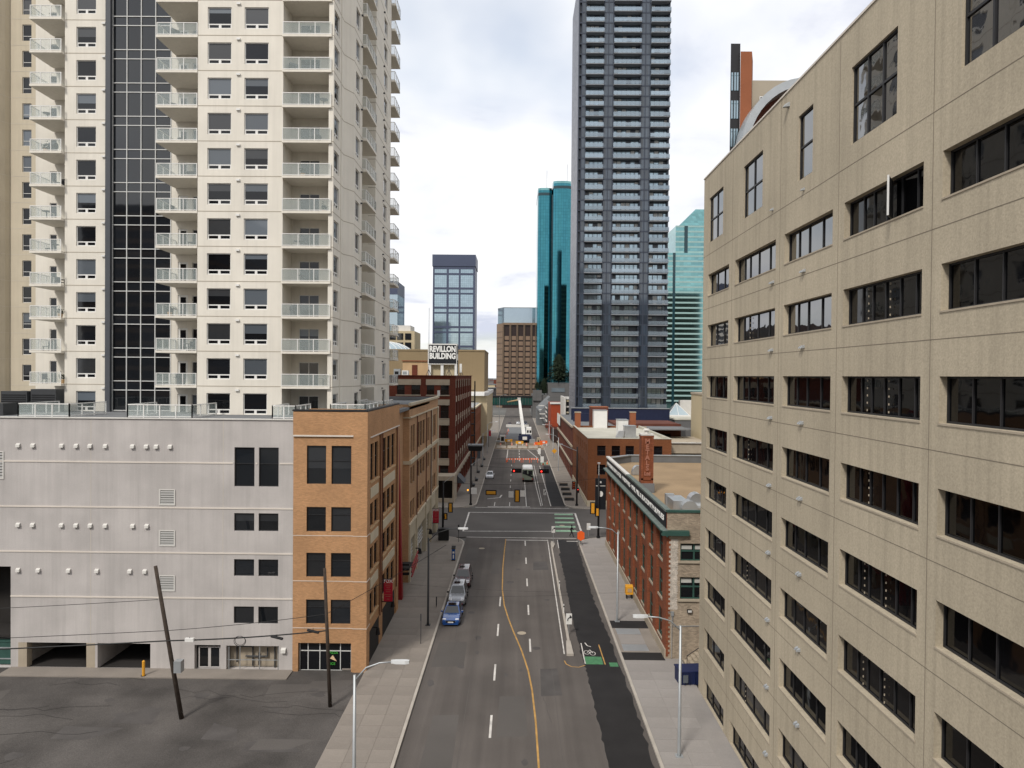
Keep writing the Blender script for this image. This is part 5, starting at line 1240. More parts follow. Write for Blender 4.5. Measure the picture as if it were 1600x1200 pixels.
b = MB().loft([[(9.8, 300, 8.5), (14, 300, 13), (14, 340, 13), (9.8, 340, 8.5)], [(9.8, 300, 8.0), (14, 300, 0), (14, 340, 0), (9.8, 340, 8.0)]]); b.loft([[(9.8, 338, 8), (16, 338, 14), (16, 360, 14), (9.8, 360, 8)], [(9.8, 338, 0), (16, 338, 0), (16, 360, 0), (9.8, 360, 0)]]); part('roof', b, 'roof_grey', ga)
for q in range(4): b = MB().box(9.6, 11.5+q*.6, 290+q*6, 290.4+q*6, 6.2+q*1.5, 6.6+q*1.5); b.box(12.2, 12.5, 288, 320, 5+q*1.8, 5.5+q*1.8); part('louvre', b, 'offwhite', ga)
# right gap: pyramid skylight, roofs
t = thing('pyramid_skylight', 'glass pyramid skylight on a roof right of the dark tower', 'skylight', (45, 205, 11)); b = MB()
b.loft([[(44.0, 203, 13), (50, 203, 13), (50, 209, 13), (44, 209, 13)], [(46.95, 205.95, 16.3), (47.05, 205.95, 16.3), (47.05, 206.05, 16.3), (46.95, 206.05, 16.3)]]); part('glass', b, 'dome_glass', t); b = MB()
for x, y in ((44, 203), (50, 203), (47, 203), (44, 209), (50, 209)): b.tube([(x, y, 13.02), (47, 206, 16.35)], .08, 4)
b.box(43.6, 50.4, 202.6, 209.4, 12.6, 13.0); part('ribs', b, 'white', t)
t = thing('flat_roof_annex', 'grey annex with pale flat roof below the pyramid skylight', 'building', (48, 200, 0)); b = MB().box(43.5, 60, 192, 225, 0, 12.2); b.box(44.5, 54, 184, 192, 0, 10.2); part('wall', b, 'grey_wall', t); b = MB().box(43.3, 60.2, 191.8, 225, 12.2, 12.6); part('roof', b, 'roof_pale', t); b = MB().box(49.5, 54, 212, 214, 12.6, 17); part('rooftop_box', b, 'offwhite', t)
t = thing('pale_stone_corner', 'pale stone building corner just left of the office block', 'building', (45, 160, 0)); b = MB().box(42.4, 52, 158, 170, 0, 20.0); part('wall', b, 'tan_pale', t); b = MB().box(42.2, 52, 157.8, 170, 20, 20.4); part('cap', b, 'stone', t)
# left gap
t = thing('striped_office_tower', 'grey striped office tower beside the cream condo balconies', 'building', (-78, 405, 0)); b = MB().box(-95, -74.5, 400, 425, 0, 77.5); part('wall', b, 'charcoal', t); b = MB().box(-74.5, -69.0, 400, 425, 0, 70); part('pale_side', b, 'sky_glass', t); b = MB().box(-95, -69, 399.8, 425, 70, 77.6); part('top_band', b, 'bluegrey', t)
b = PB('floor_band', 'offwhite', t)
for k in range(10, 23): b.box(-95, -74.5, 399.7, 400, k*3, k*3+1)
t = thing('small_block_tower', 'beige low tower with blue windows far beyond the dome', 'building', (-53, 335, 0)); b = MB().box(-62, -48.7, 330, 350, 0, 44.7); part('wall', b, 'tan_pale', t)
for x in (-60.5, -57.0, -53.2):
    for z in (40.6, 36.3, 32): b = MB().box(x, x+2.9, 329.8, 330, z, z+3); part('window', b, 'glass_tint', t)
b = MB().box(-60, -51, 332, 345, 44.7, 47.5); part('plant_room', b, 'offwhite', t)
t = thing('glass_dome', 'pale ribbed glass dome roof left of the rooftop sign', 'dome', (-52, 262, 30)); b = MB(); rg = []
for j in range(7):
    a = j/6*pi/2; rr = 12*cos(a)+.01; rg.append([(-52.5+rr*cos(2*pi*i/28), 272+rr*sin(2*pi*i/28), 31.5+5.4*sin(a)) for i in range(28)])
b.loft(rg); part('glass', b, 'dome_glass', t, True); b = MB()
for i in range(28): b.tube([(-52.5+(12.03*cos(j/6*pi/2))*cos(2*pi*i/28), 272+(12.03*cos(j/6*pi/2))*sin(2*pi*i/28), 31.5+5.43*sin(j/6*pi/2)) for j in range(7)], .12, 4)
part('ribs', b, 'white', t)
# far quarters on the horizon
random.seed(21)
for i in range(9):
    y = 640+170*i; x = -.036*y-14+random.uniform(-8, 8); w_ = random.uniform(14, 30); h = random.uniform(6, 15)
    t = thing('distant_building', 'small low building on the far horizon', 'building', (x, y, 0), 0, 'low buildings on the horizon')
    b = MB().box(x, x+w_, y, y+w_, 0, h); part('wall', b, ('far_mix', 'tan_pale', 'brick_rev', 'offwhite')[i % 4], t); b = MB().box(x-.5, x+w_+.5, y-.5, y+w_, h, h+1); part('roof', b, 'roof_grey', t)
# unseen slab towers added so the glass facades mirror something dark
for i, (x, y, w_, d_, h) in enumerate(((-55, -120, 34, 30, 62), (25, -150, 36, 30, 105), (-5, -240, 40, 30, 84), (78, -110, 30, 30, 78), (-120, -100, 40, 40, 70), (-108, 262, 40, 60, 44), (28, 288, 30, 38, 96), (112, 130, 60, 50, 104))):
    lab = ('unseen brown tower added south of the crossing for dark reflections', 'tall unseen brown tower added south of the street for dark reflections', 'mid unseen brown tower added at the south end for dark reflections', 'unseen brown tower added on the south east side for dark reflections', 'wide unseen brown tower added on the south west side for dark reflections', 'unseen brown tower added behind the cream condominium tower for dark reflections', 'unseen brown tower added behind the dark balcony tower for dark reflections', 'unseen brown tower added behind the concrete office block for dark reflections')[i]
    t = thing('added_reflection_tower', lab, 'building', (x, y, 0)); b = MB().box(x, x+w_, y, y+d_, 0, h); part('wall', b, 'tower_brown', t); b = PB('floor_band', 'tower_tan', t)
    for k in range(1, int(h/3.5)): b.box(x-.1, x+w_+.1, y-.1, y+d_+.1, k*3.5, k*3.5+1.2)
# evergreens by the teal tower
def conifer(x, y, z, h, r, lab, seed):
    rn = random.Random(seed); t = thing('evergreen_tree', lab, 'tree', (x, y, z)); b = MB().tube([(x, y, z), (x, y, z+h*.95)], [h*.02, .04], 6); part('trunk', b, 'bark', t); c = MB()
    for i in range(2600):
        f = rn.random()**.75; zz_ = z+h*(.08+.92*f); rr = r*(1-f)**.7*(.25+.85*rn.random())+.15; a = rn.uniform(0, 2*pi); s_ = h*.045*(.6+rn.random())
        cx, cy = x+rr*cos(a), y+rr*sin(a); d = Vector((cos(a), sin(a), -.45)).normalized()*s_; n_ = Vector((-sin(a), cos(a), rn.uniform(-.4, .4)))*s_*.5; p = Vector((cx, cy, zz_))
        c.quad([p-d, p+n_, p+d, p-n_])
    part('crown', c, 'needles', t, fix=False)
conifer(23.8, 400, 20, 16.5, 7.0, 'tall dark evergreen tree before the teal tower', 1); conifer(31, 400, 20, 7.5, 5, 'short dark evergreen right of the tall one', 2); conifer(15.6, 400, 13.2, 9.5, 3.2, 'small dark evergreen left of the tall one', 3); conifer(11.5, 397.5, 16, 4.5, 2.4, 'lowest dark evergreen on the grey block', 4)
# ================================================================== CARS
def ring(y, hb, hm, ht, zb, zm, zt): return [(-hb, y, zb), (-hm, y, zm), (-ht, y, zt), (ht, y, zt), (hm, y, zm), (hb, y, zb)]
def car(label, loc, rot, paint_, L_=4.4, W_=1.76, H_=1.42, kind='sedan', group=None):
    """front points to local -y"""
    t = thing('parked_car', label, 'car', loc, rot, group); w = W_/2; f = -L_/2
    suv = kind == 'suv'; belt = .98 if suv else .86; hood = .95 if suv else .78
    b = MB()
    b.loft([ring(f, w*.78, w*.80, w*.72, .34, .5, .62), ring(f+.10, w*.90, w*.93, w*.84, .24, .5, hood-.12), ring(f+.5, w*.96, w*.99, w*.90, .2, .52, hood-.02), ring(f+1.15, w*.97, w, w*.93, .2, .55, hood+.06),
            ring(f+1.5, w*.97, w, w*.93, .2, .56, belt), ring(-f-1.2, w*.97, w, w*.92, .2, .58, belt+.04), ring(-f-.5, w*.96, w*.98, w*.88, .22, .58, belt+.02 if suv or kind == 'hatch' else belt), ring(-f-.1, w*.9, w*.93, w*.82, .28, .56, belt-.08), ring(-f, w*.8, w*.84, w*.74, .36, .54, .72)])
    o = part('body', b, paint_, t, world=False)
    bev = o.modifiers.new('bevel', 'BEVEL'); bev.width = .05; bev.segments = 2; bev.limit_method = 'ANGLE'; bev.angle_limit = radians(25)
    # greenhouse
    y0, y1 = f+1.25, f+1.25+(.75 if not suv else .6); y3 = -f-(.25 if suv else .55 if kind == 'hatch' else .75); y2 = y3-(.35 if suv else .75)
    wb, wt = w*.90, w*.70
    zb, zt = belt, H_
    g_ = MB(); lo = [(-wb, y0, zb), (wb, y0, zb), (wb, y3, zb+.03), (-wb, y3, zb+.03)]; hi = [(-wt, y1, zt-.03), (wt, y1, zt-.03), (wt, y2, zt-.02), (-wt, y2, zt-.02)]
    g_.loft([lo, hi]); g_.loft([hi, [(x*.93, y+(.08 if q < 2 else -.08), z+.04) for q, (x, y, z) in enumerate(hi)]]); part('roof', g_, paint_, t, world=False)
    def glass(name, idx, ins=.07):
        P = [Vector(lo[idx[0]]), Vector(lo[idx[1]]), Vector(hi[idx[1]]), Vector(hi[idx[0]])]; c = sum(P, Vector())/4; n = (P[1]-P[0]).cross(P[2]-P[0]).normalized()
        if n.dot(c-Vector((0, 0, 1))) < 0: n = -n
        P = [p+(c-p)*ins/(c-p).length*1.6+n*.012 for p in P]; q = MB(); q.quad(P); part(name, q, 'car_glass', t, fix=False, world=False)
    glass('windscreen', (0, 1)); glass('side_window', (1, 2)); glass('rear_window', (2, 3)); glass('side_window', (3, 0))
    if kind == 'suv' or kind == 'hatch':
        q = MB().box(-wt*.7, wt*.7, (y1+y2)/2-.6, (y1+y2)/2+.2, zt+.012, zt+.018); part('sunroof', q, 'car_glass', t, world=False)
    wr = .33 if not suv else .37
    tm = cached(('tyre', wr), lambda: MB().tube([(-.11, 0, 0), (.11, 0, 0)], wr, 18).mesh('tyre', 'tyre')); rm = cached(('rim', wr), lambda: MB().tube([(-.115, 0, 0), (.115, 0, 0)], wr*.62, 14).mesh('rim', 'rim'))
    for sx in (-1, 1):
        for yy in (f+.85, -f-.82):
            o = link('wheel', tm, t, (sx*(w-.10), yy, wr), world=False); link('rim', rm, o, world=False)
        q = MB().loft([[(sx*w*.52, f+.04, hood-.22), (sx*w*.86, f+.1, hood-.20), (sx*w*.86, f+.14, hood-.08), (sx*w*.5, f+.10, hood-.10)], [(sx*w*.50, f-.01, hood-.25), (sx*w*.82, f+.03, hood-.24), (sx*w*.86, f+.22, hood-.05), (sx*w*.5, f+.22, hood-.05)]]); part('headlight', q, 'headlight', t, world=False)
        q = MB().box(sx*(w+.10)-.10, sx*(w+.10)+.10, y0+.28, y0+.42, belt+.02, belt+.16); part('mirror', q, 'black' if suv else paint_, t, world=False)
        q = MB().box(sx*w*.72-.14, sx*w*.72+.14, -f-.02, -f+.03, .62, .8); part('tail_light', q, 'red_fin', t, world=False)
    q = MB().box(-w*.5, w*.5, f-.015, f+.05, .40, .60); part('grille', q, 'black', t, world=False)
    q = MB().box(-.26, .26, f-.03, f-.016, .38, .5); part('licence_plate', q, 'white', t, world=False)
    q = MB().box(-w*.82, w*.82, f-.02, f+.12, .2, .32); part('bumper', q, 'black' if suv else paint_, t, world=False)
    return t
G_ = 'cars parked along the left kerb'
car('blue hatchback parked nearest the camera at the left kerb', (-6.15, 68.4, 0), 0, 'blue_paint', 4.4, 1.78, 1.42, 'hatch', G_)
car('silver sport utility car with black bumper parked between the blue and maroon cars', (-6.1, 74.2, 0), 0, 'silver_paint', 4.6, 1.86, 1.74, 'suv', G_)
car('maroon sport utility car parked behind the silver one', (-6.0, 80.4, 0), 0, 'maroon_paint', 4.7, 1.88, 1.72, 'suv', G_)
car('white car parked at the left kerb beyond the crossing', (-6.2, 163.6, 0), 0, 'white_paint', 4.5, 1.82, 1.5, 'sedan')
car('white car on the parking deck behind the gravel roof', (36, 137, 9.7), 1.5, 'white_paint', 4.5, 1.82, 1.5, 'suv')
car('grey car on the parking deck beside the white car', (40.5, 137.5, 9.7), 1.6, 'silver_paint', 4.5, 1.82, 1.5, 'suv')
car('dark car driving far beyond the crane, left one', (-3.4, 336, 0), 0, 'maroon_paint', 4.5, 1.85, 1.5, 'sedan')
car('pale car far beyond the crane, middle one', (.6, 344, 0), 0, 'white_paint', 4.5, 1.85, 1.5, 'suv')
car('dark blue van far beyond the crane, right one', (4.2, 339, 0), 0, 'navy', 4.8, 1.9, 1.8, 'suv')
# shuttle bus seen from behind
bs = thing('shuttle_bus', 'green grey shuttle bus with white roof driving away', 'bus', (2.6, 160.5, 0))
b = MB(); b.loft([[(-1.2, y, .45), (-1.25, y, 1.2), (-1.2, y, 2.85), (1.2, y, 2.85), (1.25, y, 1.2), (1.2, y, .45)] for y in (-3.4, 3.4)]); part('body', b, 'bus_green', bs, world=False)
b = MB(); b.loft([[(-1.2, y, 2.86), (-1.0, y, 3.1), (1.0, y, 3.1), (1.2, y, 2.86)] for y in (-3.42, 3.42)]); part('roof', b, 'white', bs, world=False)
b = MB(); b.quad([(-1.2, -3.42, 1.95), (1.15, -3.42, 1.0), (1.15, -3.42, 1.4), (-1.2, -3.42, 2.3)]); part('stripe', b, 'black', bs, world=False, fix=False)
b = MB().box(-1.1, -.2, -3.46, -3.40, 1.9, 2.7); b.box(.1, 1.0, -3.45, -3.4, 1.7, 2.6); part('rear_window', b, 'car_glass', bs, world=False)
for sx in (-1, 1):
    b = MB().box(sx*1.05-.12, sx*1.05+.12, -3.46, -3.38, .55, .95); part('tail_light', b, 'red_fin', bs, world=False)
    for yy in (-2.2, 2.3): link('wheel', MB().tube([(-.14, 0, 0), (.14, 0, 0)], .46, 14).mesh('wheel', 'tyre'), bs, (sx*1.05, yy, .46), world=False)
b = MB().box(-1.2, 1.2, -3.55, -3.35, .4, .55); part('bumper', b, 'black', bs, world=False)
# crane truck
cr = thing('crane_truck', 'mobile crane with raised white boom on the construction site', 'crane', (2.8, 252, 0))
b = MB().box(-1.6, 2.0, -3, 7, 1.0, 1.9); b.box(-2.2, 2.4, -3.4, -2.6, .9, 2.6); b.box(-1.9, 1.9, 4.4, 6.6, 1.9, 2.6); part('carrier', b, 'navy', cr, world=False)
b = MB().box(-.9, 2.0, -1.6, 2.6, 2.3, 3.0); part('turntable', b, 'bin_blue', cr, world=False)
b = MB().loft([[(.5, -1.2, 3.0), (2.6, -1.2, 3.0), (2.6, 2.6, 3.0), (.5, 2.6, 3.0)], [(.7, -.8, 5.2), (2.4, -.8, 5.2), (2.5, 2.4, 5.4), (.7, 2.4, 5.4)]]); part('cab', b, 'white', cr, world=False)
b = MB().box(.9, 1.5, -1.12, -1.0, 3.4, 4.4); b.box(1.8, 2.4, -1.14, -1.0, 3.4, 4.4); part('cab_window', b, 'car_glass', cr, world=False)
b = MB(); b.loft([[(-.3+dx, -1+dz*.3, 3.0+dz*.5) for dx, dz in ((-.65, -.5), (.65, -.5), (.65, .8), (-.65, .8))], [(-1.5+dx, 9, 11.5+dz) for dx, dz in ((-.5, -.5), (.5, -.5), (.5, .5), (-.5, .5))], [(-1.9+dx, 12, 15.0+dz) for dx, dz in ((-.4, -.4), (.4, -.4), (.4, .4), (-.4, .4))]]); part('boom', b, 'white', cr, world=False)
b = MB().box(-2.6, -1.4, 11.4, 12.4, 14.6, 15.7); part('boom_head', b, 'offwhite', cr, world=False)
b = MB().tube([(-2.5, 12, 14.8), (-6.5, 12, 14.0)], .3, 6); part('jib', b, 'cornice_tan', cr, world=False)
for sx in (-1.5, 1.7):
    for yy in (-2, 0.2, 3.5, 5.5): link('wheel', cached('crw', lambda: MB().tube([(-.2, 0, 0), (.2, 0, 0)], .55, 12).mesh('wheel', 'tyre')), cr, (sx, yy, .55), world=False)
b = MB().box(-.7, .9, -3.5, -3.4, 1.2, 2.3); part('sign_board', b, 'white', cr, world=False)
# generator and site bits
t = thing('light_tower_trailer', 'small white trailer with dark screen on the construction site', 'trailer', (-5.0, 247, 0)); b = MB().box(-.9, .9, -1, 1, .5, 2.9); part('body', b, 'white', t, world=False); b = MB().box(-.55, .55, -1.05, -1, .9, 2.4); part('screen', b, 'black', t, world=False); b = MB().box(-2.4, -.9, -.6, .6, .4, 1.0); part('hitch', b, 'galv', t, world=False)
t = thing('excavated_road_bed', 'grey dug out road bed behind the crane', 'excavation', (-.5, 300, 0)); b = MB(); b.quad([(-4.6, 262, .02), (6.5, 262, .02), (5.4, 325, .02), (-4.0, 325, .02)]); part('bed', b, 'roof_grey', t, fix=False); b = MB(); b.box(-5.0, 5.6, 325, 325.8, 0, 1.2); part('barrier', b, 'offwhite', t)
g = MB(); g.quad([(-7.3, 227.5, .012), (RX, 227.5, .012), (RX, 261, .012), (-7.3, 261, .012)]); part('dirt_patch', g, 'dirt', road, fix=False)
for i, x in enumerate((-1.9, .4, 2.7, 5.0)):
    t = thing('orange_barricade', ('orange and white barricade across the road, leftmost', 'orange and white barricade across the road, second from left', 'orange and white barricade across the road, third from left', 'orange and white barricade across the road, rightmost')[i], 'barricade', (x, 192.5+i*.3, 0), 0, 'barricades behind the shuttle bus')
    b = MB().box(-1.05, 1.05, -.05, .05, .75, 1.15); part('board', b, 'orange', t, world=False)
    b = MB()
    for q in range(3): b.box(-.85+q*.65, -.6+q*.65, -.065, .065, .78, 1.12)
    part('white_stripe', b, 'white', t, world=False); b = MB()
    for sx in (-.9, .9): b.box(sx-.05, sx+.05, -.04, .04, 0, 1.2); b.box(sx-.05, sx+.05, -.4, .4, 0, .06)
    part('leg', b, 'orange', t, world=False)
def cone(x, y, lab):
    t = thing('traffic_cone', lab, 'cone', (x, y, 0), 0, 'traffic cones on the road works'); b = MB().tube([(0, 0, .04), (0, 0, .95)], [.22, .05], 10); part('cone', b, 'orange', t, world=False); b = MB().box(-.28, .28, -.28, .28, 0, .05); part('base', b, 'orange', t, world=False); b = MB().tube([(0, 0, .5), (0, 0, .68)], [.145, .115], 10); part('reflective_band', b, 'white', t, world=False)
for i, (x, y) in enumerate(((7.2, 188), (7.4, 196), (8.4, 190), (-2.6, 194.5), (5.4, 232), (6.8, 236))):
    cone(x, y, ('orange traffic cone nearest, right of the barricades', 'orange traffic cone just behind the rightmost barricade', 'orange traffic cone at the kerb by the green bars', 'orange traffic cone left of the barricades', 'orange traffic cone before the crane, left one', 'orange traffic cone before the crane, right one')[i])
for i, (x, y) in enumerate(((7.4, 233), (9.2, 238), (1.0, 236), (-2.8, 243))):
    t = thing('site_barrier', ('orange site barrier with yellow panel right of the crane', 'orange site barrier farthest right by the kerb', 'yellow site barrier in front of the crane', 'yellow site barrier left of the crane')[i], 'barrier', (x, y, 0)); b = MB().box(-1.3, 1.3, -.1, .1, .9, 1.9); part('panel', b, ('orange', 'orange', 'signal_yellow', 'signal_yellow')[i], t, world=False); b = MB().box(-1.2, -1.0, -.3, .3, 0, 1.0); b.box(1.0, 1.2, -.3, .3, 0, 1.0); part('foot', b, 'white', t, world=False); b = MB().box(-.4, .5, -.12, .12, 1.1, 1.6); part('reflector', b, ('signal_yellow', 'white', 'white', 'white')[i], t, world=False)
for i, (x, y) in enumerate(((-6.6, 231), (-3, 231.5), (.4, 231.2), (4, 231.8))):
    t = thing('concrete_barrier', ('low concrete barrier at the near edge of the works, leftmost', 'low concrete barrier at the works edge, second from left', 'low concrete barrier at the works edge, third from left', 'low concrete barrier at the works edge, rightmost')[i], 'barrier', (x, y, 0), 0, 'concrete barriers of the works'); b = MB(); b.loft([[(xx, -.3, 0), (xx, .3, 0), (xx, .12, .5), (xx, .1, .85), (xx, -.1, .85), (xx, -.12, .5)] for xx in (0, 3.0)]); part('block', b, 'kerb', t, world=False); b = MB().box(1.2, 1.8, -.34, .34, 0, .1); part('slot', b, 'black', t, world=False)
for i, (x, y) in enumerate(((-5.4, 236), (-1.6, 238.5), (3.4, 238), (6.2, 240), (8.6, 246), (-4.4, 270), (-3.9, 285), (-3.6, 300))):
    t = thing('traffic_barrel', 'small orange barrel with white bands on the construction site', 'barrel', (x, y, 0), 0, 'barrels of the road works'); b = MB().tube([(0, 0, 0), (0, 0, 1.05)], [.3, .22], 10); part('drum', b, 'orange', t, world=False); b = MB().tube([(0, 0, .45), (0, 0, .6)], [.272, .262], 10); b.tube([(0, 0, .75), (0, 0, .9)], [.252, .242], 10); part('white_band', b, 'white', t, world=False); b = MB().tube([(0, 0, 0), (0, 0, .06)], .4, 10); part('base', b, 'black', t, world=False)
for i, (x, y, w_, h, m) in enumerate(((5.6, 249, 2.2, 1.4, 'galv'), (-3.2, 252, 2.6, .9, 'cornice_tan'), (8.0, 252, 1.6, 1.8, 'stone'), (-6.0, 256, 1.8, 1.1, 'dirt'))):
    t = thing('material_stack', ('grey crate stack right of the crane', 'brown timber stack left of the crane', 'pale block stack by the right kerb of the works', 'heap of planks at the left kerb of the works')[i], 'stack', (x, y, 0)); b = MB()
    for q in range(3): b.box(-w_/2+.06*q, w_/2-.08*q, -.6, .6, q*h/3+.02, (q+1)*h/3-.02)
    part('layers', b, m, t, world=False); b = MB().box(-w_/2, -w_/2+.2, -.6, .6, -.02, .05); b.box(w_/2-.2, w_/2, -.6, .6, -.02, .05); part('skid', b, 'wood', t, world=False)
# ================================================================== LAMPS, SIGNALS, SIGNS
def street_lamp(x, y, h, ax, ay, rise, lab, m='galv', box=False):
    t = thing('street_lamp', lab, 'street lamp', (x, y, .12)); b = MB().tube([(x, y, .1), (x, y, .5), (x, y, h)], [.13, .11, .075], 10); part('pole', b, m, t, True)
    b = MB().tube([(x-.2, y, .13), (x+.2, y, .13)], .02, 4); b.prism([(x-.22, y-.22), (x+.22, y-.22), (x+.22, y+.22), (x-.22, y+.22)], .12, .2); part('base_plate', b, m, t)
    P = [(x, y, h-.3), (x+ax*.3, y+ay*.3, h+rise*.55), (x+ax*.65, y+ay*.65, h+rise*.92), (x+ax, y+ay, h+rise)]; b = MB().tube(P, [.05, .045, .04, .04], 8); part('arm', b, m, t, True)
    d = Vector((ax, ay, 0)).normalized(); n = Vector((-d.y, d.x, 0)); e_ = Vector((x+ax, y+ay, h+rise))
    b = MB(); b.loft([[tuple(e_+d*s0+n*w0*a+Vector((0, 0, zz0))) for a, zz0 in ((-1, -.05), (1, -.05), (.7, .1), (-.7, .1))] for s0, w0 in ((-.1, .07), (.15, .16), (.65, .18), (.85, .1))]); part('lamp_head', b, 'lamp_shell', t)
    if box: b = MB().box(x-.18, x+.18, y-.18, y+.18, h*.62, h*.76); part('control_box', b, m, t)

street_lamp(-8.3, 66.2, 8.5, 2.9, 0, .9, 'grey street lamp on the left sidewalk beside the blue car', 'metal_dark')
street_lamp(9.95, 67.8, 8.9, -2.05, 0, .4, 'grey street lamp on the right sidewalk by the red warehouse')
street_lamp(10.4, 43.7, 8.4, -2.15, 0, .55, 'near grey street lamp by the navy dumpster')
street_lamp(-8.35, 36.2, 8.3, 2.0, 0, .7, 'near left street lamp with pale curved arm')
def lamp_pole(x, y, h, lab, top=None):
    t = thing('signal_pole', lab, 'signal pole', (x, y, .12)); b = MB().tube([(x, y, .1), (x, y, h)], [.17, .13], 10); part('pole', b, 'black', t, True); b = MB().tube([(x, y, .1), (x, y, .45)], [.3, .26], 10); part('base', b, 'black', t); return t
p1 = lamp_pole(-10.7, 101.9, 8.4, 'black signal pole at the left near corner')
b = MB().tube([(-10.7, 101.9, 8.2), (-9.3, 101.9, 9.3)], .05, 6); part('arm', b, 'galv', p1)
p2 = lamp_pole(-8.35, 128.2, 11.4, 'tall black signal pole at the left far corner with square lantern')
b = MB().loft([[(-8.7, 127.0, 10.2), (-6.4, 127.0, 10.2), (-6.4, 129.4, 10.2), (-8.7, 129.4, 10.2)], [(-8.9, 126.8, 11.1), (-6.2, 126.8, 11.1), (-6.2, 129.6, 11.1), (-8.9, 129.6, 11.1)]]); part('lantern', b, 'black', p2); b = MB().box(-8.95, -6.15, 126.75, 129.65, 11.1, 11.3); part('lantern_lid', b, 'roof_grey', p2); b = MB().tube([(-8.35, 128, 7.5), (-6.8, 127.6, 8.6)], .05, 5); part('arm', b, 'galv', p2)
p3 = lamp_pole(12.2, 103.0, 9.4, 'black signal pole at the right near corner with banner')
b = MB().tube([(12.2, 103, 9.4), (12.2, 103, 11.2)], .05, 6); b.tube([(12.0, 103, 11.2), (12.4, 103, 11.2)], .08, 6); part('finial_lamp', b, 'lamp_shell', p3)
b = MB().box(11.7, 13.3, 103.2, 103.28, 4.3, 8.9); part('banner', b, 'sign_black', p3, label='black banner with a pale round emblem')
b = MB(); b.quad([(12.55+.32*cos(a), 103.19, 6.6+.42*sin(a)) for a in [2*pi*q/12 for q in range(12)]]); b.quad([(12.3, 103.19, 8.2), (12.6, 103.19, 8.2), (12.6, 103.19, 8.5), (12.3, 103.19, 8.5)]); part('emblem', b, 'letter', p3, fix=False); b = MB().box(11.8, 13.2, 103.18, 103.2, 7.75, 7.85); part('print_line', b, 'offwhite', p3)
p4 = lamp_pole(11.2, 128.6, 11.0, 'black signal pole at the right far corner')
b = MB().tube([(11.2, 128.6, 10.2), (8.3, 128.6, 11.4)], .05, 6); part('arm', b, 'galv', p4); b = MB().box(7.9, 8.5, 128.4, 128.8, 11.35, 11.5); part('lamp_head', b, 'lamp_shell', p4)
def signal(x, y, z, lab, vertical=True, back=True, red=False, m='signal_yellow', scale=1.0):
    t = thing('traffic_signal', lab, 'traffic signal', (x, y, z)); w_, h_ = (.36, 1.15) if vertical else (1.3, .42); w_ *= scale; h_ *= scale
    b = MB().box(-w_/2-.16, w_/2+.16, -.02, .02, -h_/2-.16, h_/2+.16); part('backplate', b, 'black', t, world=False)
    b = MB().box(-w_/2, w_/2, -.24, -.02, -h_/2, h_/2) if back else MB().box(-w_/2, w_/2, -.1, .2, -h_/2, h_/2); part('housing', b, m, t, world=False)
    for q in (-1, 0, 1):
        px, pz = (0, q*h_/3.1) if vertical else (q*w_/3.1, 0)
        b = MB().tube([(px, -.34 if not back else -.26, pz), (px, -.08 if not back else -.23, pz)], .14*scale, 10); part('visor' if not back else 'cap', b, 'black' if not back else m, t, world=False)
        if red and q == (-1 if not vertical else 1): b = MB().tube([(px, -.42, pz), (px, -.34, pz)], .13*scale, 12); part('red_lamp', b, 'red_lamp', t, world=False)
    return t
signal(-9.6, 101.9, 4.6, 'yellow signal head on the left near pole', m='signal_yellow'); signal(-10.3, 101.9, 3.3, 'small yellow walk signal under the left near head', m='signal_yellow', scale=.6)
signal(11.3, 102.6, 4.6, 'orange signal head on the right near pole', scale=1.25); signal(12.0, 102.8, 4.0, 'yellow walk signal beside the right near pole', m='signal_yellow', scale=.9)
signal(-3.7, 102.6, 6.75, 'horizontal yellow signal hanging over the crossing', vertical=False); signal(.15, 102.6, 6.3, 'vertical yellow signal hanging between white plates', scale=1.35)
signal(.05, 128.4, 6.5, 'black horizontal signal showing red, left of the bus', vertical=False, back=False, red=True, m='black', scale=1.15); signal(5.1, 128.4, 6.45, 'black horizontal signal showing red, right of the bus', vertical=False, back=False, red=True, m='black', scale=1.15)
signal(10.6, 128.3, 3.9, 'orange walk signal on the right far pole', back=False, m='orange', scale=1.0); signal(11.35, 128.3, 3.0, 'small signal showing red at the right far pole', back=False, red=True, m='black', scale=.5)
for x, z in ((-.75, 6.5), (.95, 6.65)): 
    t = thing('hanging_plate', ('white plate hanging left of the vertical signal', 'white plate hanging right of the vertical signal')[x > 0], 'sign', (x, 102.6, z)); b = MB().box(-.35, .35, -.03, .03, -.45, .45); part('plate', b, 'white', t, world=False); b = MB().tube([(0, 0, .4), (0, 0, .9)], .02, 4); part('hanger', b, 'wire', t, world=False)
t = thing('street_name_plate', 'white box sign on the tall left far pole', 'sign', (-7.8, 128, 2.7)); b = MB().box(-.5, .55, -.1, .1, -.5, .6); part('plate', b, 'white', t, world=False); b = MB().tube([(-1.1, -.15, .2), (-1.1, .1, .2)], .14, 8); part('amber_lamp', b, 'amber_lamp', t, world=False)
def wire(pts, r_, lab, sag=0, cat='cable', group=None):
    t = []
    for (a, c) in zip(pts[:-1], pts[1:]):
        for q in range(10): f_ = q/10; p = Vector(a).lerp(Vector(c), f_); p.z -= sag*4*f_*(1-f_); t.append(p)
    t.append(Vector(pts[-1])); b = MB().tube(t, r_, 5); o = link('overhead_cable', b.mesh('overhead_cable', 'wire')); return tag(o, lab, cat, group)
wire([(-10.7, 101.9, 8.3), (12.2, 103, 9.0)], .018, 'thin span wire holding the yellow signals over the crossing', .6); wire([(-8.35, 128.2, 7.4), (11.2, 128.6, 7.4)], .018, 'thin span wire holding the red signals', .35)
wire([(-12, 70.6, 2.8), (9.9, 67.8, 3.0)], .006, 'thin cable crossing the road by the blue car', .3); wire([(-12, 59, 5.2), (12.8, 62, 5.0)], .006, 'thin cable crossing the road before the cycle symbol', .3)
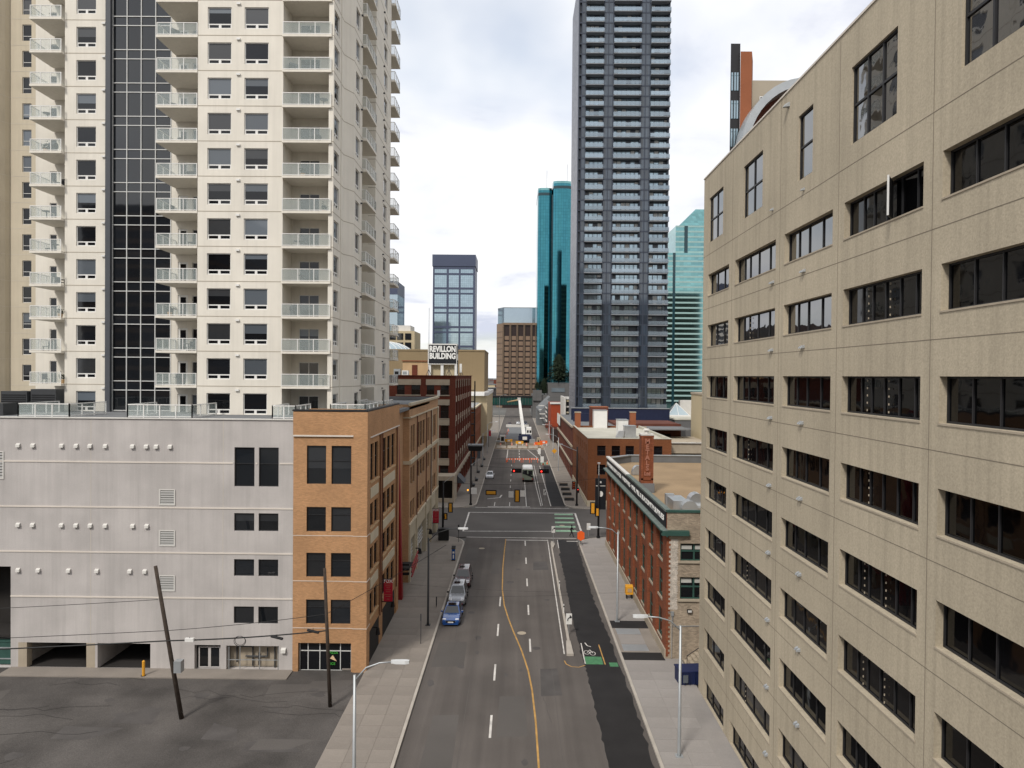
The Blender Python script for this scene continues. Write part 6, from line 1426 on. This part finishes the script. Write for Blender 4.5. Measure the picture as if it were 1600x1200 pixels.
# signs on posts
def post_sign(x, y, h, w_, hh, lab, m='white', pm='galv', mark=True, diamond=False):
    t = thing('road_sign', lab, 'sign', (x, y, 0)); b = MB().tube([(0, 0, 0), (0, 0, h)], .035, 6); part('post', b, pm, t, world=False)
    if diamond: b = MB(); b.loft([[(0, yy, h-.75), (.75, yy, h), (0, yy, h+.75), (-.75, yy, h)] for yy in (-.06, -.03)])
    else: b = MB().box(-w_/2, w_/2, -.07, -.04, h-hh, h)
    part('plate', b, m, t, world=False)
    if mark:
        b = MB().tube([(-.12, -.08, h-hh*.68), (-.1, -.08, h-hh*.5), (.1, -.08, h-hh*.32), (.12, -.08, h-hh*.15)], .045, 4); b.tube([(.15, -.075, h-hh*.33), (.15, -.085, h-hh*.33)], .11, 8); part('arrow_symbol', b, 'black', t, world=False)
    return t
post_sign(5.0, 64.5, 2.0, .55, 1.0, 'white keep left sign on the near end of the cycle divider'); post_sign(5.35, 99.3, 2.6, .5, .95, 'white keep left sign at the crossing end of the divider')
post_sign(10.9, 104.4, 2.0, .55, 1.0, 'plain white sign on the right corner by the walker', mark=False)
post_sign(5.5, 134, 2.2, .55, 1.1, 'white sign on the divider beyond the crossing'); post_sign(6.8, 208, 2.4, .8, 1.7, 'tall white sign behind the barricades', mark=False); post_sign(6.9, 187, 2.4, .9, 1.6, 'white and orange sign right of the bus', mark=False)
post_sign(10.8, 199, 2.6, .7, .7, 'yellow diamond warning sign on the far right sidewalk', 'signal_yellow', diamond=True, mark=False)
post_sign(-8.2, 99.6, 2.6, .2, .9, 'thin grey parking sign near the left corner', 'metal_dark', 'metal_dark', mark=False); post_sign(-8.35, 61.6, 2.8, .1, .6, 'thin grey parking sign at the near left kerb', 'metal_dark', 'metal_dark', mark=False)
post_sign(-8.1, 71.5, 1.2, .12, .9, 'short dark post on the sidewalk beside the blue car', 'metal_dark', 'metal_dark', mark=False)
t = thing('construction_sign', 'orange construction sign on a stand by the right corner', 'sign', (9.2, 98.4, 0)); b = MB(); b.loft([[(.0, yy, .75), (.5, yy, 1.05), (.5, yy, 1.9), (0, yy, 2.2), (-.5, yy, 1.9), (-.5, yy, 1.05)] for yy in (-.05, 0)]); part('board', b, 'orange', t, world=False); b = MB().tube([(0, .05, .8), (-.35, -.3, 0)], .03, 5); b.tube([(0, .05, .8), (.35, -.3, 0)], .03, 5); b.tube([(0, .05, .9), (0, .6, 0)], .03, 5); part('stand', b, 'black', t, world=False)
# small street furniture
t = thing('parking_pay_station', 'blue parking pay station on the left sidewalk', 'pay station', (-8.0, 89.6, .12)); b = MB(); b.loft([[(x, -.22, 0), (x, .25, 0), (x, .25, 1.75), (x, -.22, 1.5)] for x in (-.22, .22)]); part('cabinet', b, 'blue_paint', t, world=False); b = MB().box(-.24, .24, -.25, .28, 0, .12); b.loft([[(x, -.26, 1.5), (x, .28, 1.76), (x, .28, 1.84), (x, -.26, 1.58)] for x in (-.26, .26)]); part('base_and_cap', b, 'black', t, world=False); b = MB().box(-.12, .12, -.235, -.22, .95, 1.2); b.box(-.07, .07, -.235, -.22, .3, .8); part('panel', b, 'letter', t, world=False)
t = thing('signal_cabinet', 'black signal control cabinet at the left near corner', 'cabinet', (-10.4, 100.2, .12)); b = MB().box(-.75, .75, -.4, .4, .08, 1.75); part('cabinet', b, 'black', t, world=False); b = MB().box(-.85, .85, -.5, .5, 0, .1); part('plinth', b, 'kerb', t, world=False); b = MB().box(-.8, .8, -.45, .45, 1.75, 1.82); part('lid', b, 'metal_dark', t, world=False)
t = thing('newspaper_box', 'yellow box against the red warehouse wall', 'box', (12.25, 75.0, .12)); b = MB().loft([[(-.4, -.35, .5), (.4, -.35, .5), (.4, .35, .5), (-.4, .35, .5)], [(-.4, -.35, 1.3), (.4, -.35, 1.3), (.4, .2, 1.45), (-.4, .2, 1.45)]]); part('body', b, 'signal_yellow', t, world=False); b = MB().box(-.3, -.22, -.25, .25, 0, .5); b.box(.22, .3, -.25, .25, 0, .5); part('leg', b, 'black', t, world=False); b = MB().box(-.2, .25, -.37, -.35, .75, 1.15); part('door', b, 'cornice_tan', t, world=False)
t = thing('divider_marker', 'white marker post midway along the cycle divider', 'post', (4.95, 78, .15)); b = MB().tube([(0, 0, 0), (0, 0, .9)], [.06, .05], 8); part('post', b, 'white', t, world=False); b = MB().tube([(0, 0, .6), (0, 0, .75)], .062, 8); part('band', b, 'black', t, world=False)
t = thing('divider_marker', 'white marker post on the nearer third of the cycle divider', 'post', (4.9, 70, .15)); b = MB().tube([(0, 0, 0), (0, 0, .9)], [.06, .05], 8); part('post', b, 'white', t, world=False); b = MB().tube([(0, 0, .6), (0, 0, .75)], .062, 8); part('band', b, 'black', t, world=False)
t = thing('yellow_bollard', 'yellow bollard beside the parkade opening', 'bollard', (-29.3, 54.6, 0)); b = MB().tube([(0, 0, 0), (0, 0, 1.2), (0, 0, 1.27)], [.11, .11, .05], 10); part('post', b, 'signal_yellow', t, world=False); b = MB().tube([(0, 0, 0), (0, 0, .06)], .2, 10); part('footing', b, 'kerb', t, world=False)
t = thing('green_bin', 'dark green waste bin in the parkade recess at the left edge', 'dumpster', (-42.4, 57.2, 0)); b = MB().box(-1.4, 1.4, -.8, .8, .1, 1.9); part('body', b, 'green_cornice', t, world=False); b = MB().box(-1.45, 1.45, -.85, .85, 1.9, 2.0); part('lid', b, 'green_cornice', t, world=False); b = MB().box(-1.42, 1.42, -.86, -.8, .5, .58); b.box(-1.42, 1.42, -.86, -.8, 1.4, 1.48); part('rail', b, 'galv', t, world=False)
for i, (y, x) in enumerate(((141, -9.0), (150, -9.2), (158, -9.0), (171, -9.3), (182, -9.0), (197, -9.1))):
    t = thing('sidewalk_bench', ('dark bench on the far left sidewalk, nearest', 'dark bench on the far left sidewalk, second', 'dark planter bench by the white parked car', 'dark bench on the far left sidewalk, fourth', 'dark bench by the fire escape tower', 'dark bench near the orange brick row')[i], 'bench', (x, y, .12)); b = MB().box(-.3, .3, -1, 1, .4, .5); part('seat', b, 'metal_dark', t, world=False); b = MB().box(-.3, .3, -.9, -.75, 0, .4); b.box(-.3, .3, .75, .9, 0, .4); part('leg', b, 'metal_dark', t, world=False); b = MB().box(-.32, -.26, -1, 1, .5, .95); part('backrest', b, 'metal_dark', t, world=False)
for i, (x, y) in enumerate(((10.2, 134), (10.2, 140), (10.3, 146), (10.3, 152))):  # dark boxes stand in for shadow lines across the sidewalk
    t = thing('shadow_line_block', ('dark block for a shadow line on the far right sidewalk, nearest the crossing', 'dark block for a shadow line on the far right sidewalk, second', 'dark block for a shadow line on the far right sidewalk, third', 'dark block for a shadow line on the far right sidewalk, farthest')[i], 'shadow block', (x, y, .12)); b = MB().box(-.9, .9, -.35, .35, 0, .5); part('box', b, 'metal_dark', t, world=False); b = MB().box(-.8, .8, -.25, .25, .5, .56); part('block_top', b, 'dirt', t, world=False)
for i, (x, y, h, ax) in enumerate(((-9.0, 186, 8.5, 2.4), (-9.0, 214, 9, 2.4), (10.6, 176, 8.5, -2.4), (10.8, 206, 8.8, -2.4), (11.0, 236, 8.8, -2.4), (-6.6, 262, 16, 1.8))):
    street_lamp(x, y, h, ax, 0, .8, ('far street lamp beside the fire escape', 'far street lamp by the orange brick row', 'far street lamp in front of the dark brick block', 'far street lamp by the white sign on the dark brick block', 'far street lamp near the orange barriers', 'tall grey pole left of the crane')[i])
for i, (x, y) in enumerate(((-9.6, 170), (-9.4, 233))):
    t = thing('street_banner', ('blue grey banner pole before the red brick building', 'red marker pole at the left end of the works')[i], 'banner', (x, y, .12)); b = MB().tube([(0, 0, 0), (0, 0, 6)], .07, 6); part('pole', b, 'metal_dark', t, world=False); b = MB().box(.1, .8, -.03, .03, 3.6, 5.6); part('banner', b, ('blind', 'red_banner')[i], t, world=False)
# utility poles and their cables
def upole(base, top, r0, lab):
    t = thing('utility_pole', lab, 'utility pole', base); v = Vector(top)-Vector(base); b = MB().tube([(0, 0, 0), tuple(v*.5), tuple(v)], [r0, r0*.88, r0*.75], 10); part('pole', b, 'wood', t, True, world=False); return t
# pole feet stand in the alley
u1 = upole((-23.1, 48, 0), (-24.95, 48, 10.6), .16, 'leaning wooden utility pole before the grey parkade wall')
b = MB().box(.35, .85, -.35, .15, 3.3, 4.1); 
o = part('transformer_box', b, 'galv', u1, world=False); o.location = (-.75, 0, 0)
u2 = upole((-13.3, 50, 0), (-13.75, 50, 10.0), .14, 'wooden utility pole before the tan brick corner')
wire([(-58, 47.5, 4.6), (-24.1, 47.9, 6.15), (-13.6, 50, 6.7), (-7, 70, 6.9)], .022, 'thin upper cable strung between the wooden poles', .1)
wire([(-58, 47.5, 3.8), (-24.0, 47.9, 5.45), (-13.6, 50, 5.5)], .05, 'thick lower cable strung between the wooden poles', .12)
wire([(-60, 46, 7.2), (-24.7, 47.9, 8.3)], .02, 'single cable running from the leaning pole to the left', .25)
for i, (x, y, z) in enumerate(((-16.9, 49.2, 5.25), (-14.5, 49.8, 5.5))):
    t = thing('cable_splice', ('black splice case on the thick cable, left one', 'black splice case on the thick cable by the pole')[i], 'splice case', (x, y, z)); b = MB().tube([(-.45, 0, .1), (-.4, 0, .1), (.4, 0, -.08), (.45, 0, -.08)], [.03, .1, .1, .03], 8); part('case', b, 'black', t, world=False); b = MB().tube([(0, 0, .1), (0, 0, .25)], .02, 4); part('hanger', b, 'black', t, world=False)
t = thing('cable_box', 'small white amplifier box on the cables right of the leaning pole', 'splice case', (-22.6, 48.1, 5.45)); b = MB().box(-.3, .3, -.1, .1, -.12, .12); part('case', b, 'white', t, world=False); b = MB().tube([(0, 0, .1), (0, 0, .2)], .02, 4); part('hanger', b, 'black', t, world=False)
b = MB(); b.tube([(-19.3+.42*cos(a), 48.6, 5.2+.36*sin(a)) for a in [2*pi*q/14 for q in range(15)]], .02, 4, cap=False); b.tube([(-19.3+.36*cos(a), 48.65, 5.22+.32*sin(a)) for a in [2*pi*q/14 for q in range(15)]], .02, 4, cap=False); tag(link('cable_loop', b.mesh('cable_loop', 'wire')), 'coiled spare loop hanging from the thick cable', 'cable')
# ================================================================== PEOPLE
def person(label, loc, rot, top='cloth_black', stride=.34):
    joints = [((0, 0, .95), .13, .11), ((0, 0, 1.15), .13, .10), ((0, 0, 1.38), .17, .11), ((0, 0, 1.50), .06, .06), ((0, -.01, 1.58), .085, .095), ((0, -.01, 1.70), .085, .095),
              ((-.2, 0, 1.42), .065, .065), ((-.25, stride*.5, 1.15), .05, .05), ((-.24, stride*.35, .90), .038, .038), ((.2, 0, 1.42), .065, .065), ((.25, -stride*.35, 1.15), .05, .05), ((.24, -stride*.8, .93), .038, .038),
              ((-.1, 0, .88), .10, .10), ((-.1, -stride*.5, .5), .07, .07), ((-.1, -stride*.75, .08), .05, .05), ((-.1, -stride*.75-.17, .05), .04, .04), ((.1, 0, .88), .10, .10), ((.1, stride*.35, .48), .07, .07), ((.1, stride*1.05, .12), .05, .05), ((.1, stride*1.0-.15, .05), .04, .04)]
    ed = [(0, 1), (1, 2), (2, 3), (3, 4), (4, 5), (2, 6), (6, 7), (7, 8), (2, 9), (9, 10), (10, 11), (0, 12), (12, 13), (13, 14), (14, 15), (0, 16), (16, 17), (17, 18), (18, 19)]
    t = thing('person', label, 'person', loc, rot)
    me = bpy.data.meshes.new('body'); me.from_pydata([j[0] for j in joints], ed, []); me.materials.append(MG[top]); o = link('body', me, t, world=False)
    sk_ = o.modifiers.new('skin', 'SKIN'); 
    for i, j in enumerate(joints): me.skin_vertices[0].data[i].radius = (j[1], j[2])
    me.skin_vertices[0].data[0].use_root = True; o.modifiers.new('sub', 'SUBSURF').levels = 1
    b = MB(); b.loft([[(.088*cos(a)*s_, -.09-.02*s_, 1.62+.10*sin(a)*s_) for a in [2*pi*q/8 for q in range(8)]] for s_ in (.75, .4)]); part('face', b, 'skin', t, world=False)
    b = MB(); b.loft([[(.10*cos(a)*s_, .01+.105*sin(a)*s_, z) for a in [2*pi*q/10 for q in range(10)]] for s_, z in ((1.0, 1.66), (.98, 1.74), (.7, 1.80), (.2, 1.83))]); part('hair', b, 'cloth_black', t, world=False)
    b = MB()
    for sx, yy in ((-.24, stride*.33), (.24, -stride*.82)):
        for q in range(4): b.tube([(sx-.03+q*.02, yy, .90), (sx-.03+q*.02, yy-.02, .83)], .01, 4)
        b.tube([(sx, yy-.03, .90), (sx, yy-.06, .85)], .011, 4)
    part('fingers', b, 'skin', t, world=False); return t
person('walker in black clothes striding over the crosswalk', (8.35, 104.0, .0), radians(75))
person('road worker in dark clothes standing right of the crane, left one', (7.6, 243, 0), .3, stride=.08); person('road worker in dark clothes standing right of the crane, right one', (8.4, 244, 0), -.5, stride=.08)
